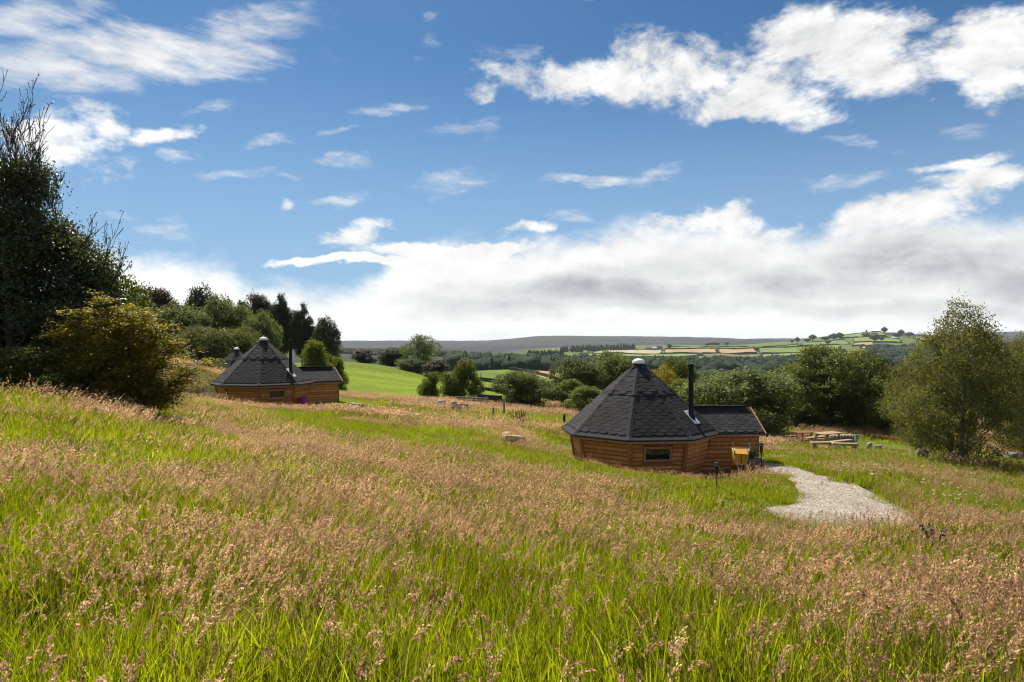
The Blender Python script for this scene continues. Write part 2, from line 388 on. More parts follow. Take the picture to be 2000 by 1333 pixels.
# ------------------------------------------------------------------ materials
def new_mat(name):
    m = bpy.data.materials.new(name); m.use_nodes = True
    g = NT(m.node_tree); b = m.node_tree.nodes['Principled BSDF']
    return m, g, b
def simple(name, col, rough=.6, metal=0., var=.15, scale=20., bump=.0, spec=.5, orand=.0):
    m, g, b = new_mat(name)
    tc = g.add('ShaderNodeTexCoord').outputs['Object']
    n = g.noise(tc, scale, 5., .6)
    f = g.lin(n, .25, .75, 1-var, 1+var)
    if orand:
        f = g.m('MULTIPLY', f, g.lin(g.add('ShaderNodeObjectInfo').outputs['Random'], 0, 1, 1-orand, 1+orand))
    c = g.v('SCALE', tuple(col), f)
    g.l.new(c, b.inputs['Base Color'])
    b.inputs['Roughness'].default_value = rough; b.inputs['Metallic'].default_value = metal
    b.inputs['Specular IOR Level'].default_value = spec
    if bump:
        bp = g.add('ShaderNodeBump'); bp.inputs['Strength'].default_value = bump; bp.inputs['Distance'].default_value = .02
        g.l.new(n, bp.inputs['Height']); g.l.new(bp.outputs[0], b.inputs['Normal'])
    return m
def leafy(name, col, trans, tfac=.45, rough=.5, var=.35, hue=None, spec=.35, big=0.):
    """leaf / blade: diffuse + translucent, varied per leaf and per plant"""
    m, g, b = new_mat(name); out = m.node_tree.nodes['Material Output']
    ri = g.add('ShaderNodeNewGeometry').outputs['Random Per Island']
    orr = g.add('ShaderNodeObjectInfo').outputs['Random']
    f = g.m('MULTIPLY', g.lin(ri, 0, 1, 1-var, 1+var), g.lin(orr, 0, 1, .86, 1.14))
    c0 = tuple(col); t0 = tuple(trans)
    if hue is not None:
        hm = g.m('FRACT', g.m('MULTIPLY', ri, 7.31))
        hm = g.m('POWER', hm, 2.2)
        c0 = g.mix(hm, c0, hue); t0 = g.mix(hm, t0, tuple(q*1.5 for q in hue))
    if big:
        p = g.add('ShaderNodeNewGeometry').outputs['Position']
        f = g.m('MULTIPLY', f, g.lin(g.noise(p, big, 3., .5), .3, .7, .72, 1.28))
    g.l.new(g.v('SCALE', c0, f), b.inputs['Base Color'])
    b.inputs['Roughness'].default_value = rough; b.inputs['Specular IOR Level'].default_value = spec
    tr = g.add('ShaderNodeBsdfTranslucent'); g.l.new(g.v('SCALE', t0, f), tr.inputs['Color'])
    mx = g.add('ShaderNodeMixShader'); mx.inputs[0].default_value = tfac
    g.l.new(b.outputs[0], mx.inputs[1]); g.l.new(tr.outputs[0], mx.inputs[2]); g.l.new(mx.outputs[0], out.inputs[0])
    return m

# ------------------------------------------------------------------ ground sheet
# outlines on the plan (x, y): the gravel path, the mown track, short lawn
PATH = [(wx(px, d), d) for px, d in [(1478,24.6),(1535,23.6),(1590,22.2),(1650,20.6),(1710,19.0),(1760,17.6),(1800,16.4),(1790,15.4),(1700,15.0),(1700,14.9),(1600,15.3),(1530,16.0),(1490,16.7),(1500,17.1),(1535,17.3),(1555,17.8),(1562,19.0),(1555,20.2),(1530,21.6),(1500,22.6),(1470,23.4)]]
TRACK = [(wx(px, d), d) for px, d in [(250,31),(380,28),(470,26),(560,24.6),(700,22.6),(850,21.1),(1000,20.0),(1100,19.5),(1250,19.0),(1400,18.7),(1500,19.0)]]
def in_poly(x, y, poly):
    x = np.asarray(x); y = np.asarray(y); ins = np.zeros(x.shape, bool)
    n = len(poly)
    for i in range(n):
        x1, y1 = poly[i]; x2, y2 = poly[(i+1) % n]
        c = (y1 > y) != (y2 > y)
        ins ^= c & (x < (x2-x1)*(y-y1)/(y2-y1+1e-12)+x1)
    return ins
def seg_dist(x, y, pl):
    best = np.full(np.shape(x), 1e9)
    for (x1, y1), (x2, y2) in zip(pl[:-1], pl[1:]):
        dx, dy = x2-x1, y2-y1; t = np.clip(((x-x1)*dx+(y-y1)*dy)/(dx*dx+dy*dy), 0, 1)
        best = np.minimum(best, np.hypot(x-x1-t*dx, y-y1-t*dy))
    return best
def cabin_dist(x, y):
    out = np.full(np.shape(x), 1e9)
    for (cx, cy, cz), rz in ((CAB2, R(-10)), (CAB1, R(22)), (CAB3, R(10))):
        out = np.minimum(out, np.hypot(x-cx, y-cy)-2.45)
        a = R(105.5)+rz; nx, ny = math.sin(a), -math.cos(a); u = (x-cx)*nx+(y-cy)*ny; v = -(x-cx)*ny+(y-cy)*nx
        out = np.minimum(out, np.maximum(np.maximum(u-4.15, -u), np.abs(v)-1.05))
    return out
CAB3 = (wx(462, 62), 62.0, EYE-3.2-1.27)
def bearing(x, y): return 1000+FPX*np.asarray(x)/np.maximum(y, .1)
def pasture(x, y):
    """grazed bright green fields beyond the meadow"""
    p = bearing(x, y)
    edge = np.interp(p, [300, 560, 680, 820, 900, 1000, 1120, 1300, 1500, 2400], [150, 95, 61, 60, 60, 62, 70, 80, 90, 95])
    return sstep(y-edge+(fbm(x, y, .25, 3)-.5)*6, -1.5, 1.5)
def green_zone(x, y):
    """0..1: how lush and green (against tan seed heads) the rough grass is"""
    p = bearing(x, y); n = fbm(x, y, .42, 3); n2 = fbm(x+40, y-11, 1.3, 2); n3 = fbm(x-7, y+23, .13, 3)
    g = .56 + (n-.5)*3.2 + (n2-.5)*1.4 + (n3-.5)*1.2
    g = g + .26*(1-sstep(y, 4., 15))*sstep(p, 60, 420) + .06*(1-sstep(y, 8, 16)) + .14*sstep(p, 900, 1400)*(1-sstep(y, 5, 11)) - .06*sstep(y, 12, 17)*(1-sstep(y, 22, 30)) + .05*sstep(y, 26, 34)
    # the lower ground right of the gravel is mostly fresh green with tan tufts
    right = sstep(p, 1480, 1560)*sstep(y, 17.5, 19)*(1-sstep(y, 38, 44))
    g = g + right*(.85 - .30*sstep(y, 25, 31))
    tr = seg_dist(x, y, TRACK)
    g = g + 1.2*(1-sstep(tr, .5, 1.3))
    g = g + .8*(1-sstep(np.hypot(x-wx(1540, 18.6), y-18.6), .6, 1.6))
    return np.clip(g, 0, 1)
def build_ground():
    az = np.r_[np.linspace(-180, -60, 13)[:-1], np.linspace(-60, -44, 17)[:-1], np.linspace(-44, 44, 441), np.linspace(44, 60, 17)[1:], np.linspace(60, 180, 13)[1:]]
    rr = np.r_[0.4, np.exp(np.linspace(math.log(.9), math.log(60), 150)), np.exp(np.linspace(math.log(61.5), math.log(9900), 170))]
    A, D = np.meshgrid(np.radians(az), rr)
    x = (np.sin(A)*D).ravel(); y = (np.cos(A)*D).ravel()
    z = np.concatenate([height(x[i:i+20000], y[i:i+20000]) for i in range(0, len(x), 20000)])
    na, nr = len(az), len(rr)
    i, j = np.meshgrid(np.arange(nr-1), np.arange(na-1), indexing='ij')
    a = (i*na+j).ravel(); F = np.stack([a, a+1, a+na+1, a+na], 1)
    me = mesh_np('ground', np.stack([x, y, z], 1), F, True)
    # land cover
    r = np.hypot(x, y); p = bearing(x, y)
    def C(*c): return np.array(c)
    tan_, grn, soil = C(.170,.125,.060), C(.090,.140,.012), C(.026,.024,.010)
    gz = green_zone(x, y)[:, None]
    meadow = tan_*(1-gz)+grn*gz
    nearmix = np.maximum(sstep(r, 9, 20), (1-sstep(seg_dist(x, y, TRACK), .8, 1.6)))[:, None]
    meadow = meadow*nearmix + (soil*.85+meadow*.15)*(1-nearmix)
    past = C(.128,.175,.004)*(.62+.76*fbm(x*.7, y*1.6, .09, 5))[:, None]
    past2 = C(.115,.180,.020)*(.85+.3*fbm(x, y, .02, 3))[:, None]
    k = sstep(r, 170, 260)[:, None]; past = past*(1-k)+past2*k
    pa = pasture(x, y)[:, None]
    col = meadow*(1-pa)+past*pa
    wood = C(.022,.040,.012)
    k = sstep(r, 380, 460)[:, None]; col = col*(1-k) + wood*k
    k = (sstep(r, 1050, 1250)*sstep(p, 930, 1100))[:, None]
    rough = C(.105,.130,.030)*(.8+.4*fbm(x, y, .006, 4))[:, None]
    col = col*(1-k)+rough*k
    heath = fbm(x*.6, y*1.4, .0022, 5)
    moorc = C(.028,.023,.036)*(1-sstep(heath, .42, .62))[:, None] + C(.042,.042,.032)*sstep(heath, .42, .62)[:, None]
    mstart = np.interp(p, [-400, 680, 950, 1100, 1500, 1620, 1700, 1800, 2000], [2000, 2000, 2150, 2650, 2800, 2750, 2560, 2650, 2600])
    k = sstep(r+(fbm(x, y, .004, 3)-.5)*300, mstart, mstart*1.06)[:, None]; col = col*(1-k)+moorc*k
    ca = me.color_attributes.new('cover', 'FLOAT_COLOR', 'POINT')
    ca.data.foreach_set('color', np.c_[col, np.ones(len(col))].astype(np.float32).ravel())
    m, g, b = new_mat('ground_cover')
    at_ = g.add('ShaderNodeVertexColor', layer_name='cover').outputs[0]
    pos = g.add('ShaderNodeNewGeometry').outputs['Position']
    n1 = g.noise(pos, 2.2, 6., .65); n2 = g.noise(pos, .35, 5., .6); n3 = g.noise(g.map(pos, sc=(1,1,3)), .02, 6., .6)
    f = g.m('MULTIPLY', g.lin(n1, .25, .75, .6, 1.4), g.m('MULTIPLY', g.lin(n2, .25, .75, .82, 1.18), g.lin(n3, .3, .7, .78, 1.22)))
    g.l.new(g.v('SCALE', at_, f), b.inputs['Base Color']); b.inputs['Roughness'].default_value = .95
    b.inputs['Specular IOR Level'].default_value = .1
    bp = g.add('ShaderNodeBump'); bp.inputs['Strength'].default_value = .7; bp.inputs['Distance'].default_value = .25
    g.l.new(g.m('ADD', n1, g.m('MULTIPLY', n2, 1.5)), bp.inputs['Height']); g.l.new(bp.outputs[0], b.inputs['Normal'])
    o = link('ground', me, m); o['kind'] = 'structure'
    return o
ground = build_ground()

def drape(name, poly, mat, lift=.03, step=.25, kind='structure', jitter=0.):
    """a sheet following the ground inside an outline"""
    P = []
    for (x1, y1), (x2, y2) in zip(poly, poly[1:]+poly[:1]):
        L = math.hypot(x2-x1, y2-y1); n = max(1, int(L/step))
        for k in range(n): P.append((x1+(x2-x1)*k/n, y1+(y2-y1)*k/n))
    P = np.array(P)
    if jitter:
        for _ in range(3): P = (np.roll(P, 1, 0)+P*2+np.roll(P, -1, 0))/4
        P = P + np.stack([fbm(P[:, 0], P[:, 1], 1.7, 3)-.5, fbm(P[:, 0]+50, P[:, 1], 1.7, 3)-.5], 1)*jitter
    bm = bmesh.new()
    vs = [bm.verts.new((p[0], p[1], 0)) for p in P]; f = bm.faces.new(vs)
    x0, x1 = P[:, 0].min(), P[:, 0].max(); y0, y1 = P[:, 1].min(), P[:, 1].max()
    for q in np.arange(x0+step, x1, step): bmesh.ops.bisect_plane(bm, geom=bm.verts[:]+bm.edges[:]+bm.faces[:], plane_co=(q, 0, 0), plane_no=(1, 0, 0))
    for q in np.arange(y0+step, y1, step): bmesh.ops.bisect_plane(bm, geom=bm.verts[:]+bm.edges[:]+bm.faces[:], plane_co=(0, q, 0), plane_no=(0, 1, 0))
    xy = np.array([(v.co.x, v.co.y) for v in bm.verts]); z = height(xy[:, 0], xy[:, 1])
    for v, q in zip(bm.verts, z): v.co.z = q+lift
    bmesh.ops.recalc_face_normals(bm, faces=bm.faces[:])
    me = bpy.data.meshes.new(name); bm.to_mesh(me); bm.free()
    if me.polygons and sum(p.normal.z for p in me.polygons) < 0: me.flip_normals()
    me.polygons.foreach_set('use_smooth', np.full(len(me.polygons), True))
    o = link(name, me, mat)
    if kind: o['kind'] = kind
    return o
def gravel_mat():
    m, g, b = new_mat('pale_gravel')
    pos = g.add('ShaderNodeNewGeometry').outputs['Position']
    vo = g.add('ShaderNodeTexVoronoi'); g.put(vo.inputs['Vector'], pos); vo.inputs['Scale'].default_value = 26
    n = g.noise(pos, 1.1, 5., .6); n2 = g.noise(pos, 60, 3., .6)
    c = g.ramp(g.sep(vo.outputs['Color'])[0], [(0, (.15,.120,.088)), (.3, (.285,.240,.185)), (.75, (.37,.315,.25)), (1, (.48,.43,.36))])
    c = g.v('SCALE', c, g.m('MULTIPLY', g.lin(n, .3, .7, .72, 1.12), g.lin(n2, .3, .7, .9, 1.1)))
    g.l.new(c, b.inputs['Base Color']); b.inputs['Roughness'].default_value = .9
    bp = g.add('ShaderNodeBump'); bp.inputs['Strength'].default_value = .8; bp.inputs['Distance'].default_value = .03
    g.l.new(g.m('SUBTRACT', 1., vo.outputs['Distance']), bp.inputs['Height']); g.l.new(bp.outputs[0], b.inputs['Normal'])
    return m
M_gravel = gravel_mat()
drape('gravel_path', PATH, M_gravel, .05, .22, jitter=.2)

# far fields: draped sheets with dry-stone walls round them
def field_mat(name, col):
    m, g, b = new_mat(name); pos = g.add('ShaderNodeNewGeometry').outputs['Position']
    n = g.noise(g.map(pos, sc=(1, .4, 1)), .03, 5., .6)
    g.l.new(g.v('SCALE', col, g.lin(n, .3, .7, .75, 1.25)), b.inputs['Base Color']); b.inputs['Roughness'].default_value = .95
    b.inputs['Specular IOR Level'].default_value = .1
    return m
F_hay = field_mat('cut_hay', (.34,.24,.125)); F_grn = field_mat('pasture_green', (.135,.180,.042)); F_grn2 = field_mat('pasture_bright', (.165,.215,.040))
F_rough = field_mat('rough_pasture', (.15,.145,.055)); F_pale = field_mat('pale_stubble', (.34,.30,.17))
M_wall = simple('dry_stone', (.034,.038,.024), .95, var=.4, scale=.5)
FIELDS = [  # corners as bearing column, distance; material; wall sides
 ([(1135,1720),(1300,1700),(1290,1980),(1180,1990)], F_pale, 'pale cut field left of the far golden hayfields'),
 ([(1290,1720),(1398,1720),(1400,2010),(1300,2010)], F_hay, 'golden hay field on the far hillside, left of two'),
 ([(1402,1720),(1478,1720),(1474,2010),(1404,2010)], F_hay, 'golden hay field on the far hillside, right of two'),
 ([(1484,1720),(1640,1700),(1640,2000),(1480,2010)], F_grn, 'green field right of the far golden hayfields'),
 ([(1160,1480),(1360,1440),(1370,1690),(1130,1700)], F_grn2, 'bright green pasture under the far pale field'),
 ([(1365,1440),(1480,1440),(1490,1690),(1375,1690)], F_rough, 'rough brownish pasture under the far hayfields'),
 ([(1240,1250),(1360,1200),(1360,1430),(1230,1450)], F_grn, 'green pasture low on the far slope behind the chimney'),
 ([(1362,1200),(1490,1190),(1484,1420),(1364,1430)], F_grn2, 'yellow green pasture above the dark conifers'),
 ([(1486,1420),(1640,1390),(1650,1690),(1490,1700)], F_grn2, 'broad green pasture left of the round oak'),
 ([(1300,2040),(1470,2040),(1460,2200),(1310,2220)], F_grn, 'thin green strip above the golden hay fields'),
 ([(1475,2040),(1560,2040),(1560,2230),(1470,2230)], F_grn2, 'green strip field below the far lone trees'),
 ([(1565,2040),(1660,2020),(1650,2230),(1565,2250)], F_grn, 'green field below the rounded hill'),
 ([(1640,2330),(1730,2330),(1720,2520),(1650,2500)], F_grn2, 'green field on the crown of the rounded hill'),
 ([(1664,1900),(1708,1900),(1704,2050),(1668,2050)], F_hay, 'small tan field low on the rounded hill, upper of two'),
 ([(1680,1720),(1724,1720),(1716,1840),(1682,1840)], F_hay, 'small tan field low on the rounded hill, lower of two'),
 ([(1668,2090),(1760,2060),(1755,2260),(1665,2280)], F_grn2, 'green field at the foot of the rounded hill'),
 ([(1790,2250),(1830,2250),(1825,2400),(1785,2400)], F_pale, 'pale field beside the far barn'),
 ([(1930,1850),(2000,1850),(2000,2050),(1930,2050)], F_grn2, 'green field behind the birch, at the right edge'),
 ([(1930,2100),(2040,2100),(2040,2300),(1930,2300)], F_pale, 'brown field behind the birch below the moor'),
 ([(860,1580),(985,1560),(1000,1800),(870,1840)], F_pale, 'pale fields at the foot of the moor behind the airy tree'),
 ([(1020,300),(1086,270),(1090,330),(1030,360)], F_hay, 'narrow golden strip field by the stone wall'),
]
wall_tops = []
for k, (cs, fm, lab) in enumerate(FIELDS):
    poly = [(wx(px, d), d) for px, d in cs]
    near_f = cs[0][1] < 500
    drape('field', poly, fm, .12 if near_f else 2.2, 4 if near_f else 24)
    if near_f or k in (19,): continue
    # walls: one thing per field, running round it
    mb = MB()
    for (x1, y1), (x2, y2) in zip(poly, poly[1:]+poly[:1]):
        n = max(2, int(math.hypot(x2-x1, y2-y1)/30))
        q = [(x1+(x2-x1)*i/n, y1+(y2-y1)*i/n) for i in range(n+1)]
        zz = height([a for a, b in q], [b for a, b in q])
        for i in range(n):
            if (i+k) % 9 == 5: continue
            hgt = 1.3+1.8*random.Random(k*100+i).random()
            mb.bar((q[i][0], q[i][1], zz[i]+hgt/2+1.6), (q[i+1][0], q[i+1][1], zz[i+1]+hgt/2+1.6), 1.6, hgt+2)
    rh = random.Random(k)
    for _ in range(5):
        (x1, y1), (x2, y2) = rh.choice(list(zip(poly, poly[1:]+poly[:1]))); t = rh.random(); hx, hy = x1+(x2-x1)*t, y1+(y2-y1)*t; sz = rh.uniform(2.5, 5.5)
        mb.lathe([(sz*.5, 0), (sz*.95, sz*.45), (sz*.8, sz*.9), (sz*.35, sz*1.25)], 7, c=(hx, hy, hz(hx, hy)+.5))
    tag(mb.build('field_wall', M_wall), 'dark stone wall and hedge round the ' + ' '.join(lab.split()[:9]), 'field wall', 'walls and hedges of the far fields')

# ------------------------------------------------------------------ cabins
def wood_mat(name, col, dark):
    m, g, b = new_mat(name)
    tc = g.add('ShaderNodeTexCoord').outputs['Object']
    orr = g.add('ShaderNodeObjectInfo').outputs['Random']
    v = g.v('ADD', tc, g.comb(g.m('MULTIPLY', orr, 31.), g.m('MULTIPLY', orr, 17.), 0.))
    gr = g.noise(g.map(v, sc=(1.2, 1.2, 26)), 3., 6., .6, dist=.6)
    knot = g.add('ShaderNodeTexVoronoi'); g.put(knot.inputs['Vector'], g.map(v, sc=(1.6, 1.6, 5.5))); knot.inputs['Scale'].default_value = 1.6
    kn = g.ss(knot.outputs['Distance'], .05, .17, .45, 1.)
    st = g.noise(g.map(v, sc=(3, 3, .8)), 2.2, 4., .6)
    c = g.mix(gr, dark, col)
    f = g.m('MULTIPLY', g.m('MULTIPLY', g.lin(orr, 0, 1, .74, 1.22), kn), g.lin(st, .3, .7, .78, 1.15))
    g.l.new(g.v('SCALE', c, f), b.inputs['Base Color'])
    b.inputs['Roughness'].default_value = .62; b.inputs['Specular IOR Level'].default_value = .3
    bp = g.add('ShaderNodeBump'); bp.inputs['Strength'].default_value = .35; bp.inputs['Distance'].default_value = .006
    g.l.new(gr, bp.inputs['Height']); g.l.new(bp.outputs[0], b.inputs['Normal'])
    return m
M_wood = wood_mat('stained_pine', (.64,.290,.088), (.42,.165,.047))
M_post = wood_mat('stained_post', (.40,.160,.050), (.23,.080,.024))
M_trim = wood_mat('barge_board', (.50,.27,.17), (.34,.16,.09))
def shingle_mat():
    m, g, b = new_mat('bitumen_shingle')
    pos = g.add('ShaderNodeNewGeometry').outputs['Position']; tc = g.add('ShaderNodeTexCoord').outputs['Object']
    orr = g.add('ShaderNodeObjectInfo').outputs['Random']; ri = g.add('ShaderNodeNewGeometry').outputs['Random Per Island']
    n = g.noise(pos, 90, 3., .7); n2 = g.noise(pos, 3., 4., .6); n3 = g.noise(g.map(pos, sc=(1, 1, .35)), 1.6, 5., .65)
    f = g.m('MULTIPLY', g.m('MULTIPLY', g.lin(g.m('FRACT', g.m('ADD', orr, ri)), 0, 1, .82, 1.18), g.lin(n, .2, .8, .7, 1.3)), g.m('MULTIPLY', g.lin(n2, .3, .7, .85, 1.15), g.lin(n3, .3, .7, .82, 1.2)))
    g.l.new(g.v('SCALE', (.027,.026,.028), f), b.inputs['Base Color'])
    b.inputs['Roughness'].default_value = .88; b.inputs['Specular IOR Level'].default_value = .15
    bp = g.add('ShaderNodeBump'); bp.inputs['Strength'].default_value = .5; bp.inputs['Distance'].default_value = .004
    g.l.new(n, bp.inputs['Height']); g.l.new(bp.outputs[0], b.inputs['Normal'])
    return m
M_shingle = shingle_mat()
M_felt = simple('roof_felt', (.033,.032,.034), .9, var=.2, scale=30, bump=.2, spec=.15)
M_under = simple('roof_lap_shadow_gap', (.012,.012,.012), .9)
M_black = simple('black_enamel_steel', (.009,.009,.010), .65, metal=.0, var=.1, spec=.25)
M_alu = simple('bare_aluminium', (.66,.66,.65), .5, metal=.25, var=.1, scale=8)
M_dome = simple('white_acrylic', (.80,.81,.80), .3, var=.03)
def glass_mat():
    m, g, b = new_mat('window_glass')
    b.inputs['Base Color'].default_value = (.012,.016,.014,1); b.inputs['Roughness'].default_value = .04
    b.inputs['Specular IOR Level'].default_value = .9
    return m
M_glass = glass_mat()
M_stone_base = simple('concrete_footing', (.20,.19,.175), .9, var=.25, scale=12, bump=.3)

NV = 8; TH0 = -7.0
RB, RT, RE = 2.26, 2.50, 2.90       # wall foot, wall head, eave radius
ZW, ZE, ZA = 1.24, 1.27, 3.62        # wall head, eave, apex collar
RC = .19                              # collar radius
def pol(r, th, z=0.): return Vector((r*math.sin(R(th)), -r*math.cos(R(th)), z))

def tab_mesh():
    w, h, t = .36, .27, .007           # one hexagonal tab, hanging down -Y from its head, lying in XY, +Z outward
    o = [(-w/2, 0), (w/2, 0), (w/2, -h*.70), (w*.27, -h), (-w*.27, -h), (-w/2, -h*.70)]
    v = [(x, y, 0.002 + (-y/h)*.008) for x, y in o] + [(x, y, t + (-y/h)*.011) for x, y in o]
    f = [tuple(range(6, 12))[::-1]] + [(i, (i+1) % 6, 6+(i+1) % 6, 6+i) for i in range(6)]
    me = bpy.data.meshes.new('shingle'); me.from_pydata(v, [], f); me.update()
    bm = bmesh.new(); bm.from_mesh(me); bmesh.ops.recalc_face_normals(bm, faces=bm.faces[:]); bm.to_mesh(me); bm.free()
    if max(me.polygons, key=lambda p: p.area).normal.z < 0: me.flip_normals()
    me.materials.append(M_shingle)
    return me
TAB = tab_mesh(); TABV = [v.co.copy() for v in TAB.vertices]; TABF = [tuple(p.vertices) for p in TAB.polygons]

def face_tabs(o, ux, uy, W_of, L, first=.05, ex=.143):
    """matrices of shingle tabs on a roof plane: o eave middle, ux along eave, uy up the slope; W_of(s) half width at slope s"""
    n = ux.cross(uy); M = []; r = 0; s = first
    while s < L-.05:
        hw = W_of(s); off = (r % 2)*.18
        k0 = int(-hw/.36)-2
        for k in range(k0, -k0+1):
            x = k*.36+off
            if abs(x) < hw-.11:
                sc = 1.0
                m = Matrix((ux, uy, n)).transposed().to_4x4(); m.translation = o + ux*x + uy*(s+.25) + n*.006
                M.append(m)
        s += ex; r += 1
    return M
def quadpatch(mb, a, b, c, d): mb.raw([a, b, c, d], [(0, 1, 2, 3)])
def plank_between(a0, a1, b0, b1, nrm, t=.045):
    """rounded cladding board: lower edge a0-a1, upper edge b0-b1, bulging along nrm"""
    v = []; prof = [(0.02, .0), (.10, .62), (.35, .97), (.65, .97), (.90, .62), (.98, .0)]
    for e0, e1 in ((a0, b0), (a1, b1)):
        for u, w in prof: v.append(e0.lerp(e1, u) + nrm*(t*w))
    n = len(prof); f = [(i, i+n, i+n+1, i+1) for i in range(n-1)] + [tuple(range(n)), tuple(range(2*n-1, n-1, -1))]
    return v, f

def cabin(loc, rz, label, detail=2, name='wooden_cabin'):
    root = empty(name, loc, rz); tag(root, label, 'cabin', 'octagonal wooden cabins in the meadow')
    th = [TH0+45*k for k in range(NV)]
    EXT = th[2]+22.5                    # porch leaves the face between vertex 83 and 128 degrees
    en = pol(1, EXT); et = pol(1, EXT-90)   # outward, and towards the front side
    zf = -.25                           # boards run below the grass
    # footing
    fb = MB(); ring = [pol(RB-.06, t, -.6) for t in th] + [pol(RB-.06, t, zf+.04) for t in th]
    fb.raw(ring, [tuple(range(8))[::-1], tuple(range(8, 16))] + [(i, (i+1) % 8, 8+(i+1) % 8, 8+i) for i in range(8)])
    fb.box(en*3.05+Vector((0,0,(zf-.6)/2+.02)), (.8*2, 2.1, (zf+.6)), Matrix.Rotation(R(EXT-90), 3, 'Z'))
    fb.build('footing', M_stone_base, root)
    # walls
    apo = math.cos(R(22.5))
    win_face = 0                        # between vertices -7 and 38
    for k in range(NV):
        ta, tb = th[k], th[(k+1) % NV] + (360 if k == NV-1 else 0)
        if k == 2: continue             # porch opens here
        A0, A1 = pol(RB, ta, zf), pol(RB, tb, zf); B0, B1 = pol(RT, ta, ZW), pol(RT, tb, ZW)
        nrm = (A1-A0).cross(B0-A0).normalized(); mid = (A0+A1)/2
        if nrm.dot(Vector((mid.x, mid.y, 0))) < 0: nrm = -nrm
        wb = MB(); quadpatch(wb, A0-nrm*.01, A1-nrm*.01, B1-nrm*.01, B0-nrm*.01)
        quadpatch(wb, A0-nrm*.07, B0-nrm*.07, B1-nrm*.07, A1-nrm*.07)
        wall = wb.build('wall', M_post, root)
        nb = 10
        for i in range(nb):
            u0, u1 = i/nb, (i+1)/nb
            a0, a1 = A0.lerp(B0, u0), A1.lerp(B1, u0); b0, b1 = A0.lerp(B0, u1), A1.lerp(B1, u1)
            segs = [(0.03, .97)]
            zc = (a0.z+b0.z)/2
            if k == win_face and .50 < zc < 1.02: segs = [(0.03, .24), (.77, .97)]
            if detail < 2:
                segs = segs[:1] if k != win_face else segs
            for s0, s1 in segs:
                v, f = plank_between(a0.lerp(a1, s0), a0.lerp(a1, s1), b0.lerp(b1, s0), b0.lerp(b1, s1), nrm)
                pb = MB().raw(v, f); pl = pb.build('plank', M_wood, wall)
        if k == win_face:
            c0 = A0.lerp(A1, .5).lerp(B0.lerp(B1, .5), (.76-zf)/(ZW-zf)); ux = (A1-A0).normalized(); uy = (B0.lerp(B1, .5)-A0.lerp(A1, .5)).normalized()
            Mx = Matrix((ux, uy, nrm)).transposed()
            w, h = .94, .50
            wn = MB(); wn.box(c0+nrm*.0, (w, h, .02), Mx); win = wn.build('window', M_post, root)
            fr = MB()
            for sx in (-1, 1): fr.box(c0+ux*sx*(w/2-.03)+nrm*.04, (.075, h+.06, .07), Mx)
            for sy in (-1, 1): fr.box(c0+uy*sy*(h/2-.03)+nrm*.041, (w-.08, .075, .068), Mx)
            fr.build('window_frame', M_trim if detail > 1 else M_post, win, bevel=.006)
            gl = MB(); gl.box(c0+nrm*.028, (w-.10, h-.10, .012), Mx); gl.build('pane', M_glass, win)
            sl = MB(); sl.box(c0-uy*(h/2+.035)+nrm*.065, (w+.10, .035, .12), Mx); sl.build('window_sill', M_post, win)
    # corner posts
    for k in range(NV):
        pb = MB(); a, b = pol(RB+.035, th[k], zf), pol(RT+.035, th[k], ZW)
        rad = Vector((a.x, a.y, 0)).normalized()
        pb.bar(a, b, .15, .10, up=rad); pb.build('corner_post', M_post, root, bevel=.008)
    # wall plate under the eaves
    fa = MB()
    for k in range(NV):
        if k == 2: continue
        a, b = pol(RE-.10, th[k], ZE-.075), pol(RE-.10, th[(k+1) % NV], ZE-.075); fa.bar(a, b, .03, .10)
    fa.build('fascia', M_trim, root)
    sf = MB(); a = [pol(RT-.02, t, ZW-.01) for t in th]; b = [pol(RE-.09, t, ZE-.045) for t in th]
    sf.raw(a+b, [(i, 8+i, 8+(i+1) % 8, (i+1) % 8) for i in range(8)]); sf.build('soffit', M_wood, root)
    # ---- roof
    HK = .16; RK = RE-.20               # flared lip at the eave
    zk = ZE+.095
    zm = 2.66; sl_ = (ZA-zk)/(RK-RC); RM = RK-(zm-zk)/sl_
    rb = MB()
    def rings(lst, top=False):
        vs = [];
        for r, z in lst: vs += [pol(r, t, z) for t in th]
        fs = [(i*8+j, i*8+(j+1) % 8, (i+1)*8+(j+1) % 8, (i+1)*8+j) for i in range(len(lst)-1) for j in range(8)]
        return vs, fs
    rb.raw(*rings([(RE-.04, ZE-.05), (RE, ZE-.03), (RE, ZE), (RK, zk), (RM, zm)]))
    roof = rb.build('roof', M_shingle, root)
    ub = MB(); ub.raw(*rings([(RM+.055, zm-.075), (RM+.085, zm-.062), (RM+.085, zm-.030), (RC, ZA)])); ub.build('upper_roof', M_shingle, roof)
    gp = MB(); gp.raw(*rings([(RM+.012, zm-.10), (RM+.06, zm-.075), (RM+.0, zm-.05)])); gp.build('lap_joint', M_under, roof)
    eb = MB()
    for k in range(NV):
        if k == 2: continue
        a, b = pol(RE+.004, th[k], ZE-.012), pol(RE+.004, th[(k+1) % NV], ZE-.012); eb.bar(a, b, .018, .05)
    eb.build('drip_edge', M_felt, roof)
    # planes to shingle, nearest the viewer first
    planes = []
